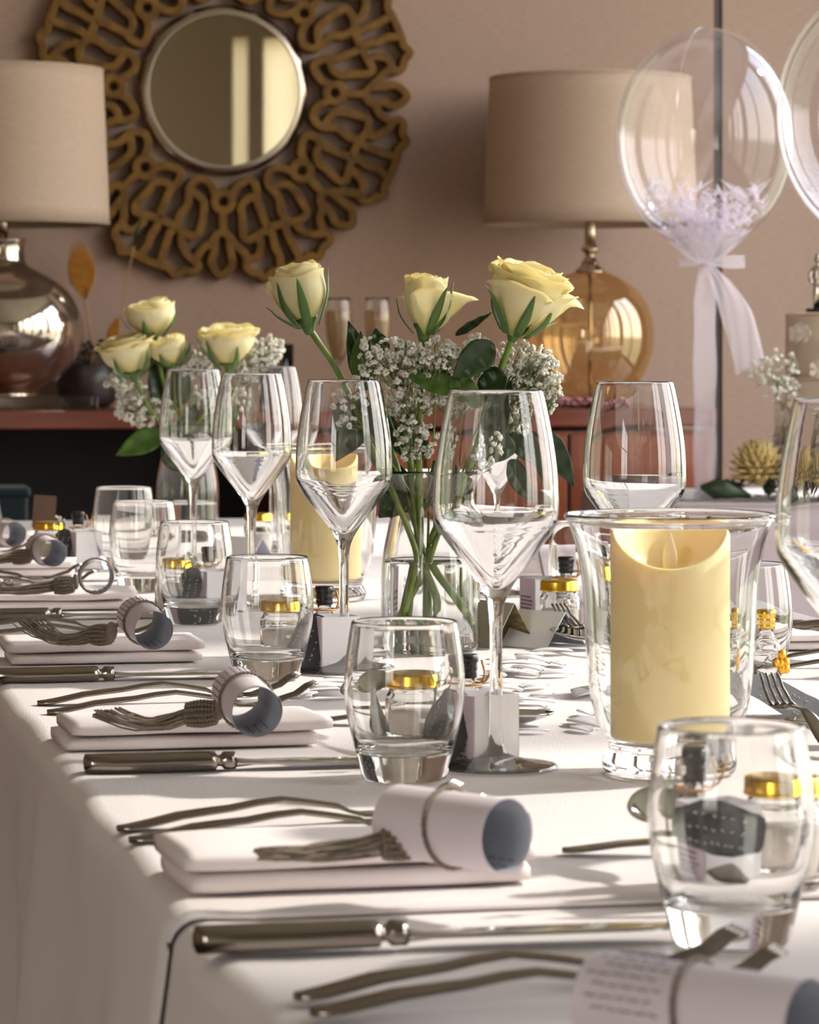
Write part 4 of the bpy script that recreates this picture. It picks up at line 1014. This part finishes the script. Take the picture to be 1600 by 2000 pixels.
# champagne flutes and a straight glass
def flute(px, lb):
    p = PY(px, 797, 6.50); s = dep(p) / F; t = thing('champagne_flute', lb, 'flute glass', (p.x, p.y, SZT + .001), 0, 'filled champagne flutes'); H = (797 - 582) * s
    out = [(0, 0), (.030, 0), (.031, .001), (.012, .006), (.004, .012), (.0036, H * .38), (.010, H * .43), (.022, H * .58), (.0275, H * .76), (.0265, H * .9), (.0240, H)]
    inn = [(.0230, H), (.0255, H * .9), (.0263, H * .76), (.0208, H * .585), (.0085, H * .45), (0, H * .44)]
    obj('flute', lathe(smoothprof(out, 3) + smoothprof(inn, 3), 28), M['glass'], t)
    obj('champagne', lathe(smoothprof([(0, H * .445), (.008, H * .453), (.0203, H * .59), (.0257, H * .76), (.0252, H * .88)], 3) + [(0, H * .88)], 24), M['champagne'], t)
flute(661, 'left one of two champagne flutes behind the central roses'); flute(737, 'right one of two champagne flutes behind the central roses')
p = PY(538, 797, 6.5); s = dep(p) / F
o = obj('straight_vase', lathe([(0, 0), (.036, 0), (.037, .004), (.037, .129), (.035, .129), (.035, .006), (0, .006)], 32), M['glass'], None, loc=(p.x, p.y, SZT + .001)); props(o, 'straight clear glass on the sideboard behind the rear bouquet', 'glass vase')
# dried palm leaf, grasses and dark pot
pp = PY(172, 797, 6.81); s = dep(pp) / F
pt = thing('dark_planter', 'dark round pot of dried foliage on the sideboard beside the left lamp', 'planter', (pp.x, pp.y, SZT + .001))
obj('pot', lathe(smoothprof([(0, 0), (.045, 0), (.06, .02), (.066, .06), (.056, .085), (.05, .085), (0, .08)], 3), 28), M['potdark'], pt)
tw = []
for i in range(70):
    a = rnd(0, 6.28); el = rnd(.2, 1.2); L = rnd(.04, .075); b0 = Vector((.03 * math.cos(a), .03 * math.sin(a), .08)); e = b0 + Vector((math.cos(a) * math.cos(el) * L, math.sin(a) * math.cos(el) * L, math.sin(el) * L))
    tw.append(tube([b0, b0.lerp(e, .5) + Vector((0, 0, .005)), e], .001, 3)); tw.append(xf(ico(rnd(.004, .009)), Matrix.Translation(e)))
fo = obj('foliage', join(*tw), M['heather'], pt); fo['kind'] = 'stuff'
def palm(b, tip0, n, w_, lb, mat, stalk):
    t = thing('dried_palm_spear', lb, 'dried palm', b, 0, 'dried palms beside the left lamp'); b = Vector(b)
    obj('stalk', tube(smoothline([p_ - b for p_ in stalk], 4), .0022, 6), M['straw'], t)
    st = stalk[-1] - b; tp = Vector(tip0) - b; ax = tp - st; side = ax.normalized().cross(FW).normalized()
    for i in range(n):
        f = (i - (n - 1) / 2) / ((n - 1) / 2)
        L = .52 + .48 * math.cos(f * 1.35); e = st + ax * L + side * (w_ * f * (1 - .3 * abs(f)))
        m_ = st.lerp(e, .5) + side * (w_ * .22 * f)
        obj('frond', tube([st, st.lerp(m_, .6), m_, m_.lerp(e, .6), e], [.001, .0028, .0034, .0026, .0005], 6, .35, upv=FW), M[mat], t)
    return t
palm(PY(186, 735, 6.79), PY(152, 468, 6.79), 13, 38 * s, 'orange dried palm spear fanned open beside the left lamp', 'dried', [PY(186, 735, 6.79), PY(184, 680, 6.79), PY(175, 640, 6.79), PY(166, 585, 6.79)])
palm(PY(205, 735, 6.81), PY(232, 618, 6.81), 7, 14 * s, 'small orange dried palm behind the rear roses', 'dried', [PY(205, 735, 6.81), PY(208, 700, 6.81), PY(213, 672, 6.81)])
gr0 = PY(222, 735, 6.80)
gs = thing('grass_stalk', 'tall thin grass stalk with a green tip in front of the mirror frame', 'grass stalk', gr0)
gp = [PY(222, 735, 6.80), PY(233, 650, 6.80), PY(246, 560, 6.80), PY(262, 480, 6.80)]
obj('stalk', tube(smoothline([q_ - gr0 for q_ in gp], 5), .0014, 6), M['straw'], gs)
obj('green_tip', tube([gp[-1] - gr0, PY(268, 455, 6.80) - gr0, PY(277, 428, 6.80) - gr0], [.0018, .0055, .0008], 6), M['leaf'], gs)
# pink petals tray
pk = PY(1135, 797, 6.52); s = dep(pk) / F
tr_ = thing('petal_garland', 'strip of pink petals lying on the sideboard below the right lamp', 'petals', (pk.x, pk.y, SZT + .001))
pm = []
for i in range(120):
    q_ = xf(ico(rnd(.006, .011)), Matrix.Translation((rnd(-.085, .085), rnd(-.03, .03), rnd(.004, .018))) @ Matrix.Diagonal((1, 1, .5, 1))); pm.append(q_)
fo = obj('petals', join(*pm), M['pink'], tr_); fo['kind'] = 'stuff'
# below the sideboard, far left
q0 = PY(28, 900, 6.05)
o = obj('storage_box', join(box(-.055, .028, 0, .12, 0, .775 - .03), box(-.060, .033, -.004, .124, .735, .755)), M['teal'], None, loc=(q0.x, 6.08, 0), smooth=False, bevel=.006); props(o, 'dark teal upright case standing in shadow at the far left', 'case')
q1 = PY(-15, 1000, 5.6)
ch = thing('draped_chair', 'chair in a mauve-grey cover at the far left edge behind the table', 'chair', (q1.x, 5.62, 0))
obj('seat', box(-.20, .04, -.22, .2, .43, .48), M['greyfab'], ch, smooth=False, bevel=.02)
def cb(u, v): a = (u - .5) * 2; return (-.085 + a * .125 * (1 - .35 * max(0, v - .55) ** 1.2 * 2), .19 + .02 * a * a, .45 + .36 * v)
obj('backrest', grid(cb, 12, 12), M['greyfab'], ch, solid=.03)
for sx in (-.18, .02):
    for sy in (-.2, .17): obj('leg', tube([(sx, sy, 0), (sx, sy, .44)], .015, 8), M['mahogany'], ch)
o = obj('brown_card', box(-.0165, .0165, 0, .0008, 0, .048), M['brownpaper'], None, loc=TD(84, 4.78) + UP * .0009, rot=(-.12, .06, -YAW), smooth=False); props(o, 'small brown card standing at the far left end of the table', 'card')

# ------------------------------------------------------------------ mirror with coral lattice frame
MC = PY(434, 178, WY); ms = dep(MC) / F
mi = thing('wall_mirror', 'round wall mirror in a bronze coral lattice frame', 'mirror', (MC.x, WY - .001, MC.z))
def disc(r0, r1, y0, y1, n=72, inner=None):
    """turned about the y axis; profile of (radius, y)"""
    return
def lathe_y(prof, n=72):
    V, FF = lathe([(r, -y) for r, y in prof], n)
    m = Matrix.Rotation(PI / 2, 4, 'X')      # z -> -y
    return [Vector((v.x, v.z * -1 * -1 * -1 if False else -v.z * -1, v.y)) if False else Vector((v.x, -v.z, v.y)) for v in V], FF
obj('mirror_glass', lathe_y([(0, -.030), (147 * ms, -.030), (147 * ms, -.012), (0, -.012)]), M['mirror'], mi, smooth=False)
obj('bevel', lathe_y([(147 * ms, -.031), (150 * ms, -.0315), (164 * ms, -.026), (166 * ms, -.022), (166 * ms, -.012), (147 * ms, -.012)]), M['mirrorring'], mi)
def P1(x, y): return ((x / 6.154 + 310 - 434), (y / 6.154 + 320 - 178))
bands = [
    [(650, 385), (590, 260), (490, 195), (400, 220), (330, 310), (325, 430), (305, 520), (235, 600), (195, 690), (190, 760)],
    [(345, 330), (440, 395), (510, 480), (500, 640), (465, 780), (430, 865), (330, 870), (250, 830), (190, 770)],
    [(835, 400), (900, 290), (1010, 215), (1085, 205), (1145, 300), (1145, 430), (1190, 560), (1240, 690), (1290, 770)],
    [(1135, 400), (1025, 435), (958, 530), (970, 640), (975, 780), (985, 880), (1040, 925), (1150, 865), (1290, 790)],
    [(740, 570), (735, 700), (740, 820)],
    [(740, 820), (655, 870), (600, 960), (500, 1015), (440, 1100), (400, 1180)],
    [(635, 890), (640, 1050), (600, 1180), (640, 1285), (720, 1350), (800, 1290), (850, 1200), (830, 1050), (815, 900)],
    [(740, 820), (825, 900), (920, 1000), (985, 1060), (1025, 1140), (1030, 1260), (1100, 1310), (1170, 1320), (1250, 1390), (1330, 1310), (1440, 1280)],
    [(1025, 1140), (1100, 1150), (1180, 1085), (1190, 960), (1160, 870)],
    [(1300, 780), (1345, 880), (1370, 1000), (1425, 1110), (1440, 1280)],
    [(250, 840), (235, 950), (300, 1090), (400, 1180), (440, 1240), (390, 1305), (270, 1300), (165, 1345), (80, 1250), (-30, 1230)],
    [(190, 770), (110, 830), (60, 950), (20, 1080), (-30, 1230)],
]
for (cx_, cy_) in ((745, 465),):
    bands.append([(cx_ + 108 * math.cos(a), cy_ + 108 * math.sin(a)) for a in [k * PI / 6 for k in range(13)]])
NA = P1(1290, 780); n2 = P1(190, 765)
sects = []
def sweep_rect(pts2, w_, y0, y1):
    """flat band with chamfered face in the wall plane; pts2 in px relative to the mirror centre"""
    pts = smoothline([(p[0] * ms, -p[1] * ms, 0) for p in pts2], 3); V = []; FF = []; m_ = len(pts); h = w_ / 2
    for i, p in enumerate(pts):
        t_ = (pts[min(i + 1, m_ - 1)] - pts[max(i - 1, 0)]).normalized(); nn = Vector((-t_.y, t_.x, 0))
        for off, yy in ((-h, y1), (-h, y0 + .002), (-h * .7, y0), (h * .7, y0), (h, y0 + .002), (h, y1)):
            q_ = p + nn * off; V.append(Vector((q_.x, yy, q_.y)))
    for i in range(m_ - 1):
        for j in range(6):
            k_ = (j + 1) % 6; FF.append((i * 6 + j, (i + 1) * 6 + j, (i + 1) * 6 + k_, i * 6 + k_))
    FF.append(tuple(range(6))[::-1]); FF.append(tuple((m_ - 1) * 6 + j for j in range(6)))
    return V, FF
for kk in range(8):
    ang = kk * PI / 4; ca, sa = math.cos(ang), math.sin(ang); parts = []
    def rot2(p): return (p[0] * ca - p[1] * sa, p[0] * sa + p[1] * ca)
    for bi, b in enumerate(bands):
        parts.append(sweep_rect([rot2(P1(*q_)) for q_ in b], 16.5 * ms, -.040 + .0001 * bi, -.003))
    # link between this sector's right node and the next sector's left node
    c45, s45 = math.cos(-PI / 4), math.sin(-PI / 4)
    n2r = (n2[0] * c45 - n2[1] * s45, n2[0] * s45 + n2[1] * c45); e2 = P1(-30, 1230); e2r = (e2[0] * c45 - e2[1] * s45, e2[0] * s45 + e2[1] * c45)
    m3 = (NA[0] * .25 + n2r[0] * .75, NA[1] * .25 + n2r[1] * .75)
    parts.append(sweep_rect([rot2(NA), rot2(n2r)], 17 * ms, -.0398, -.003))
    lo = P1(1440, 1280); parts.append(sweep_rect([rot2(lo), rot2(e2r)], 16 * ms, -.0397, -.003))
    obj('frame_segment', join(*parts), M['bronze'], mi, smooth=False)

# ------------------------------------------------------------------ cake table, cake, balloons
CD = 5.5
f0 = D(1400, 985, CD); cty = f0.y
cxl = PY(1318, 985, cty).x; CTX = 2.75
ct = thing('cake_table', 'table in a draped pale cloth behind the right side, carrying the wedding cake', 'table', ((cxl + CTX) / 2, cty, 0))
ox2 = (cxl + CTX) / 2
obj('tabletop', box(cxl - ox2 + .01, CTX - ox2 - .01, .01, .59, TZ - .03, TZ - .004), M['mahogany'], ct, smooth=False)
def cf(u, v):
    x = (cxl - ox2) + (CTX - cxl) * u
    q_ = v; return (x, .6 - .6 * q_, TZ - .0005)
obj('tablecloth', grid(cf, 40, 12), M['cloth'], ct, solid=.001)
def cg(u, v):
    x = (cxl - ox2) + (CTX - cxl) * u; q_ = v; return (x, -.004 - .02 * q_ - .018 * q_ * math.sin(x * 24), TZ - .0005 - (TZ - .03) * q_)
obj('front_drape', grid(cg, 90, 12), M['cloth_shaded'], ct, solid=.001)
obj('cloth_edge', tube([(cxl - ox2, -.004, TZ - .0005), (CTX - ox2, -.004, TZ - .0005)], .003, 8), M['cloth'], ct)
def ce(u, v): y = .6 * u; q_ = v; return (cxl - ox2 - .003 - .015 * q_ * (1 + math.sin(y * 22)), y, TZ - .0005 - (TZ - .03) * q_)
obj('side_drape', grid(ce, 24, 12), M['cloth_shaded'], ct, solid=.001)
# cake
cc = D(1627, 985, 5.72); cs = 5.72 / F
Zc = lambda py: CAM.z - (py - HY) * cs - TZ
st_ = thing('cake_stand', 'raised silver-mauve round board the cake stands on', 'cake stand', (cc.x, cc.y, TZ + .0009))
obj('board', lathe([(0, Zc(888)), (.144, Zc(890)), (.150, Zc(888)), (.150, Zc(870)), (.147, Zc(868)), (0, Zc(868))], 48), M['cakeboard'], st_, smooth=False)
obj('column', lathe([(0, 0), (.06, 0), (.06, .004), (.03, .01), (.03, Zc(890)), (0, Zc(890))], 24), M['darkleaf'], st_)
ck = thing('wedding_cake', 'two-tier champagne-coloured cake with cream sugar flowers at the right edge', 'cake', (cc.x, cc.y, TZ + .0009 + Zc(867.5)))
zb = Zc(867.5)
def tier(r, z0, z1): return lathe(smoothprof([(0, z0), (r - .003, z0), (r, z0 + .004), (r, z1 - .006), (r - .006, z1), (0, z1)], 3), 56)
obj('lower_tier', tier(.100, 0, Zc(742) - zb), M['cake'], ck); obj('upper_tier', tier(.082, Zc(741.5) - zb, Zc(616) - zb), M['cake'], ck)
fl = []
for i in range(46):
    a = rnd(0, 2 * PI); up = rnd(0, 1); z = (Zc(640) - zb) * up ** 1.0 + .01; r = .101 if z < Zc(742) - zb else .083
    a = -PI / 2 - .7 + rnd(-1.0, 1.2) + (z * 2)
    cpt = Vector((r * math.cos(a), r * math.sin(a), z)); nrm = Vector((math.cos(a), math.sin(a), 0))
    mm = Matrix.Translation(cpt) @ nrm.to_track_quat('Z', 'Y').to_matrix().to_4x4(); s0 = rnd(.007, .016)
    V, FF = [], []
    for k_ in range(5):
        b_a = k_ * 2 * PI / 5; q_ = [(0, 0, 0), (math.cos(b_a - .5) * s0, math.sin(b_a - .5) * s0, .003), (math.cos(b_a) * s0 * 1.15, math.sin(b_a) * s0 * 1.15, .005), (math.cos(b_a + .5) * s0, math.sin(b_a + .5) * s0, .003)]
        n_ = len(V); V += [mm @ Vector(x) for x in q_]; FF.append((n_, n_ + 1, n_ + 2, n_ + 3))
    o = obj('sugar_flower', (V, FF), M['cakeflower'], ck, solid=.0012, smooth=False)
tp = thing('cake_topper', 'silver bride and groom figurine on top of the cake', 'cake topper', (cc.x - .012, cc.y, TZ + .0012 + Zc(616)))
def TPz(py): return Zc(py) - Zc(616)
obj('plinth', lathe([(0, 0), (.036, 0), (.036, TPz(604)), (0, TPz(604))], 28), M['black'], tp)
def figure(x, gown, nm):
    z0 = TPz(604); hh = .085
    if gown: body = lathe(smoothprof([(0, z0), (.020, z0), (.018, z0 + .01), (.011, z0 + .035), (.006, z0 + .048), (.0085, z0 + .060), (.0075, z0 + .068), (.003, z0 + .072), (.0028, z0 + .075), (.0055, z0 + .079), (.0062, z0 + .084), (.004, z0 + .090), (0, z0 + .091)], 3), 16)
    else: body = join(tube([(-.004, 0, z0), (-.004, 0, z0 + .025), (-.003, 0, z0 + .045)], [.0045, .0048, .0055], 10), tube([(.005, 0, z0), (.005, 0, z0 + .025), (.003, 0, z0 + .045)], [.0045, .0048, .0055], 10),
                       lathe(smoothprof([(0, z0 + .040), (.0085, z0 + .041), (.0085, z0 + .052), (.0115, z0 + .066), (.009, z0 + .073), (.0035, z0 + .076), (.003, z0 + .079), (.006, z0 + .083), (.0066, z0 + .088), (.004, z0 + .095), (0, z0 + .096)], 3), 16))
    arms = join(tube(smoothline([(-.010, 0, z0 + .068), (-.016, -.002, z0 + .055), (-.013, -.006, z0 + .043)], 3), [.0030] * 7, 8), tube(smoothline([(.010, 0, z0 + .068), (.014, -.004, z0 + .058), (.006, -.010, z0 + .050)], 3), [.0028] * 7, 8))
    obj(nm, tr(join(body, arms), x, 0, 0), M['silver'], tp)
figure(-.015, False, 'groom_figure'); figure(.010, True, 'bride_figure')
# gypsophila on the cake's side, flowers under the stand
sprig(D(1530, 770, 5.6), D(1515, 735, 5.55), (.045, .045), 30, 'dry gypsophila spray hanging at the left of the cake', 'flowers around the cake', 400, 5.5, size=.0045)
def mum(p, r, lb, seed):
    t = thing('chrysanthemum', lb, 'chrysanthemum', p, 0, 'flowers around the cake'); rr = random.Random(seed); parts = []
    for lay in range(7):
        n_ = 16; el = -.3 + lay * .27
        for i in range(n_):
            a = 2 * PI * (i + .5 * lay) / n_ + rr.uniform(-.1, .1); dv = Vector((math.cos(a) * math.cos(el), math.sin(a) * math.cos(el), math.sin(el)))
            parts.append(tube([dv * r * .35, dv * r * .75, dv * r + Vector((0, 0, r * .08))], [r * .05, r * .13, r * .04], 5, .5))
    parts.append(xf(ico(r * .6), Matrix.Identity(4)))
    o = obj('petals', join(*parts), M['mum'], t); o['kind'] = 'stuff'; return t
for (x_, y_, r_, lb) in [(1480, 918, .050, 'yellow chrysanthemum under the left of the cake board'), (1560, 925, .042, 'yellow chrysanthemum seen past the right wine glass')]:
    p = D(x_, y_, 5.6); mum(p, r_, lb, int(x_))
fo_ = thing('foliage_bed', 'bed of dark green leaves under the cake board', 'foliage', D(1490, 985, 5.62))
fo_.location.z = TZ + .0009
parts = []
for i in range(120):
    b0 = Vector((rnd(-.06, .25), rnd(-.06, .06), rnd(.004, .05))); L = rnd(.02, .05); a = rnd(0, 6.28); e = b0 + Vector((math.cos(a) * L, math.sin(a) * L * .5, rnd(-.005, .035)))
    e.z = max(e.z, .004); parts.append(tube([b0, b0.lerp(e, .5), e], [.001, .011, .001], 5, .15))
for bx_, by_, L in ((-.085, -.03, .05), (-.10, -.02, .035)):
    parts.append(tube([(-.03, by_, .01), (bx_ + .01, by_, .022), (bx_ - L * .5, by_, .025)], [.002, .018, .003], 6, .35, upv=(0, 1, 0)))
o = obj('leaves', join(*parts), M['darkleaf'], fo_); o['kind'] = 'stuff'
for i, (px_, d_, lb) in enumerate([(1345, 5.62, 'small white bowl on the cake table corner'), (1392, 5.68, 'small white pot beside the green leaves on the cake table')]):
    p = TD(px_, d_); o = obj('white_bowl', lathe(smoothprof([(0, 0), (.016, 0), (.022, .006), (.027, .018), (.0275, .020), (.025, .019), (.018, .006), (0, .005)], 2), 24), M['card'], None, loc=(p.x, p.y, TZ + .0009)); props(o, lb, 'bowl', 'crockery on the cake table')
# balloons
def balloon(px, py, d, rx, ry, lb, tail=True, zb=TZ, foot=None):
    c = D(px, py, d); s = d / F; a, b = rx * s, ry * s
    t = thing('bubble_balloon', lb, 'balloon', (foot or (c.x, c.y, zb)), 0, 'clear bubble balloons filled with white feathers')
    off = c - Vector(t.location)
    pr = [(a * .06, -b * 1.10), (a * .07, -b * 1.06)] + [(a * math.sin(th), -b * math.cos(th)) for th in [.18 + k_ * (PI - .18) / 34 for k_ in range(35)]]
    pr[-1] = (0, b)
    obj('skin', tr(lathe(pr, 72), *off), M['balloon'], t)
    seam = [Vector((a * 1.001 * math.sin(th) * math.cos(-YAW + 4.3), a * 1.001 * math.sin(th) * math.sin(-YAW + 4.3), b * 1.001 * math.cos(th))) + off for th in [k_ * PI / 30 for k_ in range(31)]]
    obj('seam', tube(seam, .0007, 4), M['balloon'], t)
    fl = []; rr = random.Random(int(px))
    for i in range(330):
        th = rr.uniform(0, .95) ** .8; aa = rr.uniform(0, 2 * PI); q_ = rr.uniform(.72, .97)
        p0 = Vector((a * q_ * math.sin(th) * math.cos(aa), a * q_ * math.sin(th) * math.sin(aa), -b * q_ * math.cos(th)))
        dv = Vector((rr.uniform(-1, 1), rr.uniform(-1, 1), rr.uniform(-.1, 1))).normalized(); L = a * rr.uniform(.14, .32)
        e = p0 + dv * L
        if (e.x / a) ** 2 + (e.y / a) ** 2 + (e.z / b) ** 2 > .95: e = p0 + (Vector((0, 0, -b * .5)) - p0).normalized() * L * .8
        fl.append(tube([p0, p0.lerp(e, .35) + Vector((0, 0, .003)), e], [L * .03, L * .13, L * .02], 5, .3))
    o = obj('feathers', tr(join(*fl), *off), M['fluff'], t); o['kind'] = 'stuff'
    # tulle: gathered collar, bow, straight ribbon and tail
    kn = off + Vector((0, 0, -b * 1.10))
    def col_(u, v):
        an = u * 2 * PI; r_ = a * (.07 + .42 * v ** 1.1) * (1 + .10 * math.sin(an * 13)); return kn + Vector((r_ * math.cos(an), r_ * math.sin(an), b * .30 * v ** 1.5 - .002))
    obj('tulle_collar', grid(col_, 80, 8, True), M['tulle'], t)
    obj('knot', xf(ico(.009), Matrix.Translation(kn)), M['tulle'], t, sub=1)
    def lobe(dx, dz, ln, h_):
        ax_ = (RT * dx + UP * dz).normalized(); nn_ = FW.cross(ax_)
        def fn(u, v):
            an = u * 2 * PI; q_ = (.25 + .75 * math.sin(min(1, v * 1.1) * PI * .62)) * (1 + .10 * math.sin(an * 5))
            return kn + ax_ * (ln * v) + nn_ * (h_ * q_ * math.sin(an)) + FW * (h_ * .9 * q_ * math.cos(an))
        return grid(fn, 24, 10, True)
    obj('bow', join(lobe(1, .02, 78 * s, .011), lobe(-1, -.02, 50 * s, .008)), M['tulle'], t)
    L = kn.z - 0
    def rib(u, v):
        w_ = (u - .5) * .038 * (.35 + .65 * min(1, v * 6)); return (kn.x + RT.x * w_ - off.x * 0 * v, kn.y + RT.y * w_ + .004 * math.sin(v * 18 + u * 3), kn.z * (1 - v) + .001 * v)
    obj('ribbon', grid(rib, 7, 40), M['tulle'], t, solid=.0004)
    if tail:
        e = D(1467, 722, d) - Vector(t.location)
        def tl(u, v):
            w_ = (u - .5) * (.014 + .040 * min(1, v * 1.8)); p = kn.lerp(e, v) + Vector((0, 0, .012 * math.sin(v * PI))) + RT * (.010 * math.sin(v * PI)); return p + (RT * .93 + UP * .33) * w_ + FW * (.004 * math.sin(u * 9 + v * 6))
        obj('tail', grid(tl, 9, 20), M['tulle'], t, solid=.0004)
    return t
bp = D(1388, 0, 5.60)
balloon(1377, 272, 5.60, 174, 218, 'clear bubble balloon with feathers and a tulle bow in front of the right lamp', True, TZ + .0009)
balloon(1746, 222, 4.2, 228, 268, 'clear bubble balloon cut by the right edge of the picture', False, .0005)
